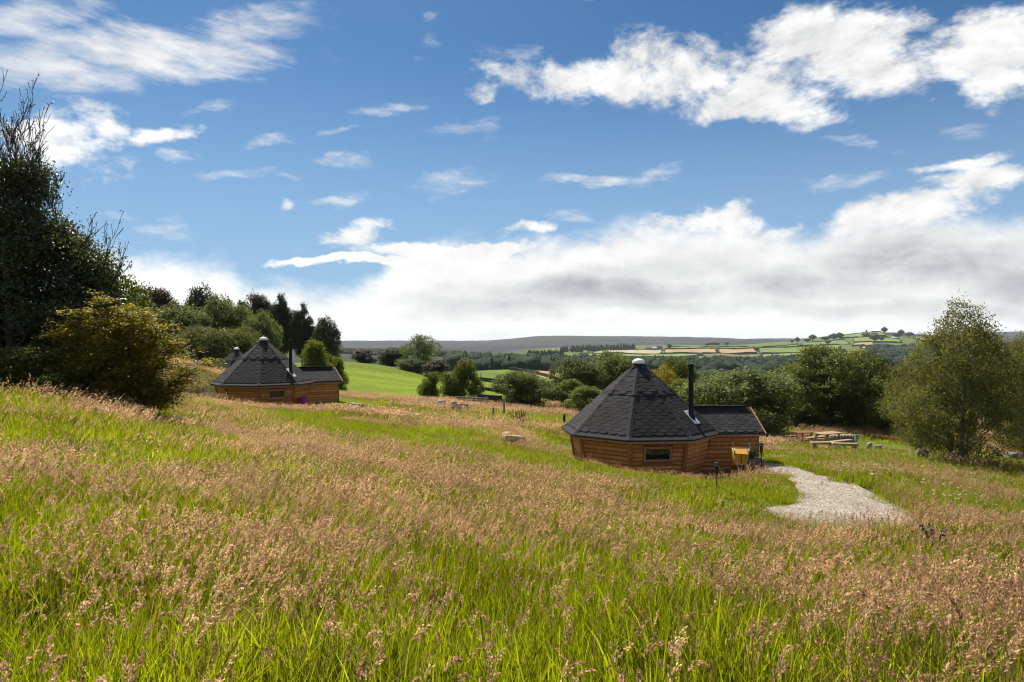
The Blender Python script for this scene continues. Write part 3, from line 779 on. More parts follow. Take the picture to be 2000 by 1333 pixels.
    def oct_plane(k, r0, z0, r1, z1, lift=0.):
        ta, tb = th[k], th[(k+1) % NV]+(360 if k == NV-1 else 0)
        e0, e1 = pol(r0, ta, z0), pol(r0, tb, z0); t0, t1 = pol(r1, ta, z1), pol(r1, tb, z1)
        o = (e0+e1)/2; tm = (t0+t1)/2; ux = (e1-e0).normalized(); L = (tm-o).length; uy = (tm-o)/L
        h0, h1 = (e1-e0).length/2, (t1-t0).length/2
        n = ux.cross(uy)
        return face_tabs(o+n*lift, ux, uy, lambda s: h0+(h1-h0)*(s+.1)/L, L)
    order = [0, 7, 1, 6, 5, 4, 3, 2]
    zum = zm-.03; rum = RM+.085
    # porch roof geometry
    LP = 4.22; WP = 1.22; zr = 2.04; dz = zr-ZE; sl_len = math.hypot(WP, dz)
    for k in order:
        if k == 2: continue
        planes.append((k, oct_plane(k, RK, zk, RM, zm) + oct_plane(k, rum, zum, RC+.02, ZA-.03)))
    pr = MB()
    r0 = 1.35
    ridge0, ridge1 = en*r0+Vector((0,0,zr)), en*LP+Vector((0,0,zr))
    pl_porch = []
    for sgn in (1, -1):
        tdir = et*sgn
        e0, e1 = en*2.2+tdir*WP+Vector((0,0,ZE)), en*LP+tdir*WP+Vector((0,0,ZE))
        up = Vector((0,0,.0))
        quad = [e0, e1, ridge1, ridge0]
        nq = (quad[1]-quad[0]).cross(quad[3]-quad[0]).normalized()
        if nq.z < 0: nq = -nq
        v = quad + [q-nq*.04 for q in quad]
        pr.raw(v, [(0,1,2,3),(7,6,5,4),(0,4,5,1),(1,5,6,2),(2,6,7,3),(3,7,4,0)])
        ux = en*(1 if sgn > 0 else -1); uy = (ridge1-e1).normalized(); n = ux.cross(uy)
        if n.z < 0: ux = -ux; n = ux.cross(uy)
        mats = []; s = .05; r = 0
        while s < sl_len-.04:
            x0 = 2.25-(2.25-r0)*(s/sl_len); x = LP-.14-(r % 2)*.18
            while x > x0-.05:
                m = Matrix((ux, uy, n)).transposed().to_4x4(); m.translation = en*x+tdir*WP+Vector((0,0,ZE))+uy*(s+.25)+n*.006
                mats.append(m); x -= .36
            s += .143; r += 1
        pl_porch.append(mats)
    proof = pr.build('porch_roof', M_shingle, root)
    planes.insert(3, ('p', pl_porch[0])); planes.append(('q', pl_porch[1]))
    nsingle = 0; rest = MB()
    limit = 300 if detail == 2 else 0
    for key, mats in planes:
        par = proof if key in ('p', 'q') else roof
        for m in mats:
            if nsingle < limit:
                o = bpy.data.objects.new('shingle', TAB); COL.objects.link(o); o.parent = par; o.matrix_local = m; nsingle += 1
            else: rest.raw([m @ v for v in TABV], TABF)
    ro = rest.build('shingle_courses', M_shingle, root); ro['kind'] = 'stuff'
    # hip and ridge caps
    for k in range(NV):
        for (r0_, z0_, r1_, z1_, lf) in ((RE-.01, ZE+.012, RK, zk+.02, 0), (RK, zk+.02, RM+.02, zm+.002, 0), (rum, zum+.016, RC, ZA+.014, 0)):
            hb = MB(); a, b = pol(r0_, th[k], z0_), pol(r1_, th[k], z1_)
            ta = pol(1, th[k]+90); w = .115
            d = (b-a).normalized(); n = ta.cross(d)
            if n.z < 0: n = -n
            v = [a-ta*w-n*.022, a+n*.016, a+ta*w-n*.022, b-ta*w*.8-n*.022, b+n*.016, b+ta*w*.8-n*.022]
            hb.raw(v, [(0,1,4,3),(1,2,5,4)]); hb.build('hip_cap', M_felt, roof)
    rc = MB(); d = et*.11
    rc.raw([ridge0-d-Vector((0,0,.045)), ridge0+Vector((0,0,.03)), ridge0+d-Vector((0,0,.045)), ridge1-d-Vector((0,0,.045)), ridge1+Vector((0,0,.03)), ridge1+d-Vector((0,0,.045))], [(0,1,4,3),(1,2,5,4)])
    rc.build('ridge_cap', M_felt, proof)
    # barge boards and porch fascia
    for sgn in (1, -1):
        bb = MB(); a = en*(LP+.025)+et*sgn*(WP+.03)+Vector((0,0,ZE-.06)); b = en*(LP+.025)+Vector((0,0,zr-.02))
        bb.bar(a, b, .045, .13); bb.build('barge_board', M_trim, proof)
        fb2 = MB(); fb2.bar(en*2.35+et*sgn*(WP-.06)+Vector((0,0,ZE-.085)), en*(LP-.01)+et*sgn*(WP-.06)+Vector((0,0,ZE-.085)), .03, .10); fb2.build('fascia', M_trim, root)
        db = MB(); db.bar(en*2.3+et*sgn*(WP+.012)+Vector((0,0,ZE-.02)), en*LP+et*sgn*(WP+.012)+Vector((0,0,ZE-.02)), .018, .05); db.build('drip_edge', M_felt, proof)
        sb = MB(); sb.box(en*3.2+et*sgn*(WP-.18)+Vector((0,0,ZE-.055)), (1.9, .24, .02), Matrix.Rotation(R(EXT-90), 3, 'Z')); sb.build('soffit', M_wood, root)
    # porch walls
    X0, X1, YW = 2.02, 4.06, .98
    for sgn in (1, -1):
        a0, a1 = en*X0+et*sgn*YW+Vector((0,0,zf)), en*X1+et*sgn*YW+Vector((0,0,zf))
        wb = MB(); up = Vector((0,0,ZW-zf)); quadpatch(wb, a0-et*sgn*.01, a1-et*sgn*.01, a1+up-et*sgn*.01, a0+up-et*sgn*.01); quadpatch(wb, a0-et*sgn*.07, a0+up-et*sgn*.07, a1+up-et*sgn*.07, a1-et*sgn*.07)
        wall = wb.build('wall', M_post, root)
        for i in range(10):
            l0, l1 = Vector((0,0,(ZW-zf)*i/10)), Vector((0,0,(ZW-zf)*(i+1)/10))
            v, f = plank_between(a0+l0, a1+l0, a0+l1, a1+l1, et*sgn, .045)
            MB().raw(v, f).build('plank', M_wood, wall)
        cp = MB(); cp.box(en*(X1-.0)+et*sgn*(YW-.01)+Vector((0,0,(ZW+zf)/2)), (.10, .10, ZW-zf), Matrix.Rotation(R(EXT-90), 3, 'Z')); cp.build('corner_post', M_post, root)
    ge = MB(); b0, b1 = en*X1+et*YW, en*X1-et*YW
    ge.raw([b0+Vector((0,0,zf)), b1+Vector((0,0,zf)), b1+Vector((0,0,ZW)), en*X1+Vector((0,0,zr-.12)), b0+Vector((0,0,ZW))], [(0,1,2,3,4)])
    gw = ge.build('gable_wall', M_wood, root)
    dr = MB(); dr.box(en*(X1+.03)+Vector((0,0,.68)), (.05, .72, 1.5), Matrix.Rotation(R(EXT-90), 3, 'Z')); door = dr.build('door', M_trim, root, bevel=.01)
    hd = MB(); hd.tube([en*(X1+.06)+et*.26+Vector((0,0,.70)), en*(X1+.12)+et*.26+Vector((0,0,.70)), en*(X1+.12)+et*.14+Vector((0,0,.70))], .012); hd.build('door_handle', M_black, door)
    # apex collar and dome
    cl = MB(); cl.lathe([(RC+.06, ZA-.10), (RC+.055, ZA+.02), (RC+.01, ZA+.075), (RC-.02, ZA+.08)], 20); cl.build('apex_collar', M_black, root, smooth=True)
    dm = MB(); dm.lathe([(RC+.035, ZA+.082), (RC+.04, ZA+.13), (RC+.02, ZA+.18), (RC-.03, ZA+.225), (RC-.09, ZA+.25), (.03, ZA+.262)], 24); dm.build('apex_dome', M_dome, root, smooth=True)
    # stove pipe on the face right of the window
    return root
def stove_pipe(root, X, Y, top=3.72):
    """pipe through the roof at local X, Y with a bare metal flashing"""
    th = math.degrees(math.atan2(X, -Y)); r = math.hypot(X, Y)
    k = math.floor((th-TH0)/45); mid = TH0+45*k+22.5
    ra = r*math.cos(R(th-mid))/math.cos(R(22.5))    # radius of the octagon through the point
    RK = RE-.20; zk = ZE+.095; sl = (ZA-zk)/(RK-RC); z0 = zk+(RK-ra)*sl
    nr = pol(1, mid); n = (nr*sl/math.cos(R(22.5)) + Vector((0,0,1))).normalized(); ux = pol(1, mid+90); uy = n.cross(ux)
    Mx = Matrix((ux, uy, n)).transposed()
    p = Vector((X, Y, z0))
    fl = MB(); fl.box(p+n*.030+uy*-.02, (.40, .62, .012), Mx); pf = fl.build('flashing', M_alu, root)
    bt = MB(); bt.lathe([(.165, -.16), (.15, .02), (.10, .10)], 20, c=tuple(p)); bt.build('flashing_boot', M_black, pf, smooth=True)
    pp = MB(); pp.lathe([(.088, -.1), (.088, top-z0-.12)], 20, c=tuple(p)); pipe = pp.build('stove_pipe', M_black, root, smooth=True)
    cp = MB(); cp.lathe([(.089, top-z0-.13), (.105, top-z0-.12), (.112, top-z0-.02), (.10, top-z0), (.06, top-z0+.004)], 20, c=tuple(p)); cp.build('cowl', M_black, pipe, smooth=True)
    sm = MB(); sm.lathe([(.0905, .75), (.094, .76), (.094, .79), (.0905, .80)], 20, c=tuple(p)); sm.build('pipe_seam', M_black, pipe, smooth=True)

c2 = cabin(CAB2, R(-10), 'nearest octagonal pine cabin, beside the gravel path, yellow wheelbarrow against its porch')
# world offset of the pipe foot from the cabin centre, turned into the cabin's own axes
def pipe_at(root, dx, dy, rz, top=3.72):
    c, s = math.cos(-rz), math.sin(-rz); stove_pipe(root, dx*c-dy*s, dx*s+dy*c, top)
pipe_at(c2, 1.62, -1.15, R(-10))
c1 = cabin(CAB1, R(22), 'middle octagonal pine cabin with a magenta tub outside, below the dark trees')
pipe_at(c1, 1.85, -.95, R(22))
c3 = cabin(CAB3, R(10), 'octagonal cabin half hidden behind the middle cabin, its white dome just to the left', detail=1)
CAB4 = at(351, 112)
c4 = cabin((CAB4.x, CAB4.y, EYE-(724-666.5)/FPX*112-1.27*.84), R(30), 'farthest small cabin with weathered grey roof under the yellow tree', detail=1)
c4.scale = (.84, .84, .84)

# ------------------------------------------------------------------ trees
M_bark = simple('bark', (.060,.048,.036), .95, var=.4, scale=6, bump=.6)
M_bark_birch = simple('birch_bark', (.17,.155,.135), .85, var=.7, scale=7, bump=.3)
def leaf_quads(c, d, n, L, W):
    """rhombic leaves: centres c, tip directions d, face normals n, lengths L, widths W"""
    d = d/np.linalg.norm(d, axis=1, keepdims=True)
    s = np.cross(d, n); s /= np.linalg.norm(s, axis=1, keepdims=True)+1e-9
    nn = np.cross(s, d)
    L = L[:, None]; W = W[:, None]
    v = np.stack([c-d*L*.5, c+s*W*.5+d*L*.05+nn*L*.06, c+d*L*.5, c-s*W*.5+d*L*.05+nn*L*.06], 1).reshape(-1, 3)
    return v, np.arange(len(v)).reshape(-1, 4)
def unit(n, r):
    v = r.normal(size=(n, 3)); return v/np.linalg.norm(v, axis=1, keepdims=True)
def grow(seed, H, W, base, lobes, nclump, nleaf, leaf, clump_r, shape='round', droop=0., fill=.25, aspect=.55, lean=(0, 0), depth=None, up=.5):
    """a crown of leaf clumps carried by lobes inside an envelope; returns crown mesh data, lobes"""
    r = np.random.default_rng(seed); depth = depth or W
    zb = base*H
    def env(t):
        if shape == 'round': return np.sqrt(np.clip(1-(2*t-1)**2, 0, 1))**.8
        if shape == 'dome': return np.sqrt(np.clip(1-np.clip((t-.30)/.70, 0, 1)**2, 0, 1))*np.clip(.62+.38*np.clip(t/.30, 0, 1), 0, 1)
        if shape == 'cone': return np.clip(1-t, 0, 1)**.8*np.clip(t/.10+.3, 0, 1)
        if shape == 'egg': return np.clip(np.sin(np.pi*np.clip(t, 0, 1)**.75), 0, 1)**.75
        if shape == 'birch': return np.clip(np.interp(t, [0, .15, .35, .5, .67, .8, .9, 1.0], [.55, .85, 1., .92, .66, .42, .28, .10]), 0, 1)*np.clip(t/.06+.55, 0, 1)
    lc = []; lr = []; tries = 0
    while len(lc) < lobes and tries < 4000:
        tries += 1
        t = r.random(); a = r.random()*2*math.pi; e = env(np.array([t]))[0]
        rad = (.17+.22*r.random())*W*(.6+.4*e)
        q = math.sqrt(r.random())*max(0, e-rad/W*.72)
        p = np.array([math.cos(a)*q*W, math.sin(a)*q*depth, zb+(H-zb)*t])
        p[2] = min(p[2], H-rad*.75); p[2] = max(p[2], zb+rad*.45)
        if all(np.linalg.norm(p-o) > .42*(rad+orr) for o, orr in zip(lc, lr)) or tries > 1500: lc.append(p); lr.append(rad)
    lc = np.array(lc); lr = np.array(lr)
    # clumps on lobe surfaces, not deep inside other lobes
    w = lr**2; pick = r.choice(len(lc), size=nclump*4, p=w/w.sum())
    u = unit(len(pick), r); u[:, 2] = u[:, 2]*.9+.12
    rr_ = np.where(r.random(len(pick)) < fill, r.random(len(pick))**.5*.85, .86+.22*r.random(len(pick)))
    # ragged outline
    rag = 1+(fbm(u[:, 0]*2+lc[pick, 0]*3, u[:, 2]*2+lc[pick, 1]*3, 1.6, 2)-.5)*.95
    cc = lc[pick] + u*(lr[pick]*rr_*rag)[:, None]
    dmin = (np.linalg.norm(cc[:, None]-lc[None], axis=2)/lr[None]).min(1)
    keep = np.where((dmin > .70) | (r.random(len(cc)) < .30))[0][:nclump]
    cc = cc[keep]; cu = u[keep]
    n = len(cc)*nleaf
    ci = np.repeat(np.arange(len(cc)), nleaf)
    off = r.normal(size=(n, 3))*clump_r*np.array([1, 1, .62]); off[:, 2] -= droop*np.abs(r.normal(size=n))*clump_r
    c = cc[ci]+off
    c[:, 0] += lean[0]*c[:, 2]; c[:, 1] += lean[1]*c[:, 2]
    c[:, 2] = np.maximum(c[:, 2], .03)
    d = unit(n, r); d[:, 2] -= droop; 
    nm = unit(n, r)*.75 + cu[ci]*.45 + np.array([0, 0, up]); nm /= np.linalg.norm(nm, axis=1, keepdims=True)
    L = leaf*(.65+.7*r.random(n))
    v, f = leaf_quads(c, d, nm, L, L*aspect)
    return v, f, lc+np.c_[lc[:, 2]*lean[0], lc[:, 2]*lean[1], lc[:, 2]*0], lr, cc
def limbs(seed, H, base, lc, lr, cc, r0, stems=1, lean=(0, 0), spread=.25, twigs=60):
    rd = random.Random(seed); mb = MB()
    tops = []
    for s in range(stems):
        a = 2*math.pi*s/stems+rd.random(); sp = spread if stems > 1 else 0
        bx, by = math.cos(a)*sp*.5, math.sin(a)*sp*.5
        tx, ty = math.cos(a)*sp*2.2+lean[0]*H*.8, math.sin(a)*sp*2.2+lean[1]*H*.8
        pts = []
        for i in range(9):
            t = i/8; pts.append((bx+(tx-bx)*t+rd.uniform(-.05, .05)*H*.25*t, by+(ty-by)*t+rd.uniform(-.05, .05)*H*.25*t, -.25+(H*.86+.25)*t))
        rr = [r0*(1.25 if i == 0 else 1)*(1-.88*(i/8)**.9) for i in range(9)]
        mb.tube(pts, rr, 8); tops.append(pts)
    for c, rad in zip(lc, lr):
        pts = tops[rd.randrange(stems)]
        k = max(1, min(7, int(8*max(.08, (c[2]-rad*.9)/(H*.9))*.8))); st = Vector(pts[k]); en = Vector(c)
        mid = st.lerp(en, .5)+Vector((0, 0, -.06*(en-st).length)); q = r0*.42*(1-k/11)
        mb.tube([st, st.lerp(mid, .6)+Vector((rd.uniform(-.1, .1), rd.uniform(-.1, .1), 0)), mid, mid.lerp(en, .6), en], [q, q*.8, q*.6, q*.4, q*.15], 6)
    if len(cc):
        for i in range(twigs):
            p = Vector(cc[rd.randrange(len(cc))]); j = int(np.argmin(np.linalg.norm(lc-np.array(p), axis=1))); o = Vector(lc[j])
            mb.tube([o, o.lerp(p, .5)+Vector((0, 0, .03)), p+(p-o)*.12], [r0*.10, r0*.06, r0*.02], 4, cap=False)
    return mb
LEAF = {
 'holly':  leafy('glossy_dark_leaf', (.034,.044,.012), (.085,.105,.012), .36, rough=.34, var=.4, spec=.55),
 'yellow': leafy('yellow_green_leaf', (.125,.118,.008), (.38,.33,.010), .50, var=.35, hue=(.16,.105,.012)),
 'willow': leafy('grey_green_leaf', (.100,.118,.032), (.215,.250,.038), .38, var=.35, rough=.6, hue=(.095,.115,.060), spec=.15),
 'oak':    leafy('oak_leaf', (.066,.088,.013), (.155,.195,.014), .42, var=.4, hue=(.105,.100,.016)),
 'dark':   leafy('dark_crown_leaf', (.022,.034,.010), (.040,.066,.008), .34, var=.4),
 'copper': leafy('copper_leaf', (.036,.024,.014), (.075,.046,.018), .35, var=.4),
 'fresh':  leafy('fresh_green_leaf', (.096,.126,.015), (.225,.285,.016), .42, var=.35, hue=(.100,.110,.020)),
 'birch':  leafy('birch_leaf', (.100,.112,.022), (.260,.275,.030), .45, rough=.55, var=.4, spec=.2, hue=(.130,.112,.036)),
 'airy':   leafy('airy_ash_leaf', (.090,.115,.024), (.180,.230,.024), .42, var=.35, hue=(.11,.13,.035)),
 'conifer':leafy('conifer_needle', (.014,.026,.012), (.02,.035,.01), .2, var=.35),
}
PROTO = {}
def proto(key, leaf, seed, H, W, base, lobes, nclump, nleaf, lf, cr, r0, bark=None, stems=1, spread=.25, twigs=60, **kw):
    v, f, lc, lr, cc = grow(seed, H, W, base, lobes, nclump, nleaf, lf, cr, **kw)
    me = mesh_np(key+'_crown', v, f, False); me.materials.append(LEAF[leaf])
    mb = limbs(seed, H, base, lc, lr, cc, r0, stems, kw.get('lean', (0, 0)), spread, twigs)
    tm = bpy.data.meshes.new(key+'_trunk'); tm.from_pydata(mb.v, [], mb.f); tm.update()
    tm.polygons.foreach_set('use_smooth', np.full(len(tm.polygons), True)); tm.materials.append(bark or M_bark)
    PROTO[key] = (me, tm, float(np.percentile(v[:, 2], 99.7)), float(np.percentile(np.hypot(v[:, 0], v[:, 1]), 96)))
# mid-distance kinds, built at about the size they have
proto('round', 'willow', 11, 6, 4.2, .02, 26, 1440, 20, 0.224, .24, .16, stems=3, spread=.5, twigs=90, shape='dome', fill=.2)
proto('bush', 'willow', 12, 5, 3.6, .0, 22, 1120, 20, 0.19, .22, .12, stems=3, spread=.5, twigs=60, shape='dome')
proto('oak', 'oak', 13, 9, 6.2, .06, 34, 2000, 20, 0.269, .30, .26, twigs=110, shape='dome', fill=.2)
proto('dark', 'dark', 14, 9, 5.2, .10, 28, 1440, 20, 0.291, .32, .26, twigs=60, shape='egg')
proto('darkbush', 'oak', 15, 4.6, 3.4, .0, 20, 1120, 20, 0.19, .22, .12, stems=2, spread=.4, twigs=60, shape='dome')
proto('copper', 'copper', 16, 9, 5, .08, 26, 1280, 18, 0.314, .34, .25, twigs=50, shape='round')
proto('airy', 'airy', 17, 10, 5.4, .10, 24, 620, 18, .30, .34, .22, stems=2, spread=.5, twigs=120, shape='egg', fill=.12)
proto('fresh', 'fresh', 18, 5, 3.2, .02, 20, 1024, 20, 0.202, .22, .12, stems=2, spread=.4, twigs=60, shape='dome')
proto('yellowish', 'yellow', 19, 5, 3.2, .05, 18, 560, 18, .19, .23, .12, twigs=60, shape='round')
proto('tall', 'dark', 20, 14, 5.0, .22, 30, 1600, 18, 0.426, .42, .32, twigs=70, shape='egg')
proto('birch', 'birch', 21, 9, 4.4, .09, 46, 2600, 22, .105, .19, .11, bark=M_bark_birch, stems=4, spread=.55, twigs=240, shape='birch', droop=.55, fill=.25, aspect=.7)
proto('birchb', 'birch', 22, 9, 4.0, .07, 34, 1700, 22, .10, .24, .11, bark=M_bark_birch, stems=3, spread=.5, twigs=160, shape='birch', droop=.5, fill=.25, aspect=.7)
PLAIN = {'round': 'round_tree', 'bush': 'willow_bush', 'oak': 'oak_tree', 'dark': 'dark_tree', 'darkbush': 'dark_bush', 'copper': 'copper_tree', 'airy': 'airy_tree', 'fresh': 'green_bush', 'yellowish': 'yellow_tree', 'tall': 'tall_tree', 'birch': 'birch_tree', 'birchb': 'birch_tree'}
def tree(key, px, d, top, hw, label, group='trees round the meadow', rz=None, sink=.15, cat='tree'):
    cm, tm, H, W = PROTO[key]
    p = at(px, d); h = max(1.0, wz(top, d)-p.z); w = hw/FPX*d
    o = empty(PLAIN[key], (p.x, p.y, p.z-sink), rz if rz is not None else random.Random(int(px*7+d)).random()*6.28)
    o.scale = (w/W*1.0, w/W*1.0, (h+sink)/H)
    tag(o, label, cat, group)
    link('trunk', tm, None, o); link('crown', cm, None, o)
    return o
random.seed(5)
# wood on the left, behind the cabins
tree('copper', 305, 92, 566, 46, 'brown-tinged tree poking above the wood, beside the big dark tree')
tree('dark', 262, 84, 575, 60, 'dark tree of the left wood, directly behind the yellow tree')
tree('round', 352, 84, 596, 72, 'broad grey green tree in the left wood, right of the yellow tree')
tree('dark', 398, 98, 564, 46, 'dark topped tree on the skyline of the left wood')
tree('round', 436, 88, 585, 60, 'grey green tree in the middle of the left wood')
tree('oak', 400, 76, 640, 66, 'low dark oak in front of the left wood, above the farthest cabin')
tree('darkbush', 330, 74, 655, 50, 'low dark bush behind the yellow tree branches')
tree('round', 512, 86, 612, 40, 'pale silvery tree at the right end of the left wood')
tree('oak', 470, 80, 640, 52, 'dark oak directly behind the middle cabin white dome')
tree('copper', 508, 142, 577, 30, 'dark copper tree, leftmost of the tall skyline trees')
tree('tall', 550, 136, 580, 33, 'tallest black-green tree on the skyline behind the middle cabin')
tree('tall', 590, 133, 597, 26, 'dark tall tree just left of the middle cabin stove pipe')
tree('tall', 470, 140, 592, 36, 'dark tall tree showing between the left wood and the copper tree')
tree('dark', 638, 128, 622, 31, 'rounded dark tree alone at the right end of the skyline trees')
tree('fresh', 618, 56, 667, 36, 'small green tree behind the middle cabin, right of its stove pipe')
tree('fresh', 660, 58, 700, 18, 'small green bush peeping past the middle cabin porch gable')
# ridge of the green hill
tree('copper', 712, 178, 682, 28, 'reddish dark tree on the green ridge, leftmost of three')
tree('dark', 765, 172, 680, 29, 'dark rounded tree on the green ridge, between the reddish and the airy tree')
tree('airy', 822, 165, 655, 40, 'tall airy pale green tree rising above the moor line')
tree('round', 806, 160, 700, 34, 'grey green bushes at the foot of the airy tree')
tree('copper', 848, 150, 704, 26, 'rust tinted bush right below the airy tree')
# clump in the middle
tree('darkbush', 842, 62, 728, 24, 'black-green glossy bush at the left of the middle clump')
tree('darkbush', 900, 60, 704, 43, 'broad dark bush standing in front of the green hill')
# row behind the right cabin
tree('bush', 1020, 56, 726, 58, 'round grey green willow bush left of the nearest cabin roof')
tree('round', 1128, 66, 703, 56, 'tall green tree behind the left slope of the nearest cabin roof')
tree('fresh', 1112, 56, 742, 36, 'small mid green bush between the willow and the nearest cabin')
tree('round', 1196, 74, 690, 58, 'grey topped tree left of the nearest cabin dome')
tree('fresh', 1150, 50, 756, 46, 'low fresh green bush touching the nearest cabin roof edge')
tree('yellowish', 1290, 60, 714, 36, 'yellow green small tree just right of the white dome')
tree('oak', 1320, 76, 700, 44, 'dark green tree between the dome and the stove pipe')
tree('fresh', 1330, 54, 742, 40, 'light green bush behind the nearest cabin stove pipe')
tree('round', 1450, 47, 724, 122, 'huge rounded willow behind the nearest cabin porch')
tree('bush', 1385, 54, 748, 62, 'willow bush between the stove pipe and the huge rounded willow', rz=2.)
tree('oak', 1622, 58, 679, 108, 'large rounded oak at the back of the picnic lawn')
tree('dark', 1722, 62, 702, 60, 'dark tree in the gap between the large oak and the birch')
tree('darkbush', 1760, 52, 742, 50, 'dark bush behind the left skirts of the birch')
tree('darkbush', 1560, 56, 792, 46, 'low dark bush between the huge willow and the large oak')
tree('darkbush', 1690, 60, 800, 40, 'low dark bush in the shade behind the picnic lawn')
tree('birch', 1872, 30.5, 596, 122, 'big multi-stemmed silver birch right of the gravel path', rz=.4)
tree('birchb', 2008, 36, 645, 80, 'second birch at the right edge behind the big birch', rz=1.9)
tree('birchb', 1800, 40, 715, 62, 'small birch behind the left side of the big birch', rz=3.)
tree('oak', 2080, 46, 660, 110, 'dark oak past the right edge behind the birches')

# the big dark tree on the left edge: dense holly-like crown with a bare twiggy top
def left_tree():
    p = at(40, 21.5); o = empty('dark_holly_tree', (p.x, p.y, p.z-.1)); tag(o, 'big dark glossy tree with bare twigs at its top, at the left edge', 'tree', 'trees round the meadow')
    H = wz(305, 21.5)-p.z; W = 3.0
    vs, fs = [], []; b = 0; alllc, alllr, allcc = [], [], []
    # three overlapping masses stepping down to the right
    for (dx, dy, h, w, sd, lob, ncl) in ((-.6, .6, H, 2.2, 31, 30, 2500), (1.2, .2, wz(425, 21.5)-p.z, 1.9, 32, 24, 1900), (-2.4, .4, wz(320, 21.5)-p.z, 2.3, 33, 24, 1500), (2.1, -.1, wz(505, 21.5)-p.z, 1.5, 34, 18, 1200)):
        v, f, lc, lr, cc = grow(sd, h, w, .0, lob, ncl, 18, .10, .23, shape='egg' if dx > 2 else 'dome', fill=.25, aspect=.6, up=.35)
        off = np.array([dx, dy, 0]); vs.append(v+off); fs.append(f+b); b += len(v); alllc.append(lc+off); alllr.append(lr); allcc.append(cc+off)
    me = mesh_np('dark_holly_crown', np.concatenate(vs), np.concatenate(fs)); link('crown', me, LEAF['holly'], o)
    mb = limbs(5, H*.72, .05, np.concatenate(alllc), np.concatenate(alllr), np.concatenate(allcc), .2, 3, spread=.45, twigs=420)
    mb.build('trunk', M_bark, o, smooth=True)
    # bare branches rising out of the crown
    rd = random.Random(4); bb = MB(); tips = []
    def br(p0, d, L, r, lev):
        pts = [p0]; q = p0.copy(); dd = d.copy()
        for i in range(5):
            dd = (dd+Vector((rd.uniform(-.16, .16), rd.uniform(-.16, .16), .05))).normalized(); q = q+dd*L/5; pts.append(q.copy())
        bb.tube(pts, [max(r*(1-.7*i/5), .007) for i in range(6)], 5, cap=False)
        tips.append(pts[-1])
        if lev > 0:
            for k in range(rd.randint(5, 7) if lev > 1 else rd.randint(3, 5)):
                i = rd.randint(1, 5); a = rd.random()*6.28
                nd = (dd+Vector((math.cos(a), math.sin(a), .45))*rd.uniform(.35, .65)).normalized(); br(pts[i], nd, L*rd.uniform(.38, .6), r*.55*(1-.1*i), lev-1)
    topz = wz(275, 21.5)-p.z
    for (sx, tp, rr) in ((-.75, topz, .05), (-.15, topz-.25, .045), (-1.3, topz-.1, .05), (.45, topz-.9, .035), (-.4, topz-.6, .04), (-1.0, topz-.5, .04), (.15, topz-.5, .035), (-1.7, topz-.4, .04), (.8, topz-1.7, .03)):
        z0 = H*.55; br(Vector((sx, .5+rd.uniform(-.4, .4), z0)), Vector((rd.uniform(-.10, .05), 0, 1)).normalized(), tp-z0, rr, 3)
    for (sx, z0, L, ax) in ((2.3, 4.0, 1.3, .7), (2.6, 3.4, 1.3, 1.0), (1.6, 4.8, 1.2, .5), (.6, 6.0, 1.0, .3)):
        br(Vector((sx, .1, z0*.8)), Vector((ax, 0, 1)).normalized(), L, .03, 2)
    bb.build('bare_branches', M_bark, o)
    r = np.random.default_rng(9); T = np.array([tuple(t) for t in tips]); T = T[r.choice(len(T), size=min(len(T), 1100), replace=False)]
    c = np.repeat(T, 2, 0)+r.normal(size=(len(T)*2, 3))*.03; n = len(c)
    v, f = leaf_quads(c, unit(n, r), unit(n, r), np.full(n, .075), np.full(n, .042)); link('sparse_leaves', mesh_np('sparse_leaves', v, f), LEAF['holly'], o)
left_tree()
# yellow-green feathery tree leaning out to the right of it
def yellow_tree(px, d, spec, label, seed, leanx=.0):
    p = at(px, d); o = empty('yellow_tree', (p.x, p.y, p.z-.1)); tag(o, label, 'tree', 'trees round the meadow')
    r = np.random.default_rng(seed); rd = random.Random(seed); mb = MB(); C, D, N = [], [], []
    for (ex, ey, ez) in spec:                # main boughs ending at these offsets
        e = Vector((ex, ey, ez)); s = Vector((rd.uniform(-.15, .15), rd.uniform(-.1, .1), 0)); mid = s.lerp(e, .5)+Vector((-.12*ex, 0, .10*ez))
        pts = [((1-t)**2*s+2*t*(1-t)*mid+t*t*e) for t in [q/8 for q in range(9)]]
        mb.tube(pts, [.06*(1-.85*i/8) for i in range(9)], 6)
        for i in range(2, 9):
            for k in range(9):
                a = rd.random()*6.28; L = rd.uniform(.35, .95)*(1.15-.05*i); dd = Vector((math.cos(a), math.sin(a)*.8, rd.uniform(-.15, .55))).normalized()
                st = pts[i]; tw = [st+dd*L*t+Vector((0, 0, -.10*t*t)) for t in (0, .5, 1)]; mb.tube(tw, [.012, .008, .003], 4, cap=False)
                for j in range(34):
                    t = rd.random()**.7; q = st+dd*L*t; sp = .11
                    C.append((q.x+rd.gauss(0, sp), q.y+rd.gauss(0, sp), q.z+rd.gauss(0, sp*.45)-.08*t)); D.append((dd.x+rd.gauss(0, .7), dd.y+rd.gauss(0, .7), rd.gauss(0, .35))); N.append((rd.gauss(0, .5), rd.gauss(0, .5), 1))
    n = len(C); v, f = leaf_quads(np.array(C), np.array(D), np.array(N), .075+.05*r.random(n), .035+.02*r.random(n))
    link('crown', mesh_np('yellow_crown', v, f), LEAF['yellow'], o); mb.build('trunk', M_bark, o, smooth=True)
yellow_tree(262, 19.2, [(-.5,0,2.4),(.1,.3,2.9),(.7,0,2.5),(1.2,-.2,2.0),(1.85,.1,1.45),(1.1,.4,1.0),(.4,-.4,1.4),(-.9,-.2,1.5),(-1.4,.1,1.0),(-.3,-.5,.9),(1.3,-.4,.75),(-.6,.4,2.9),(-1.6,.2,1.6)], 'yellow green feathery tree leaning right beside the big dark tree', 41)
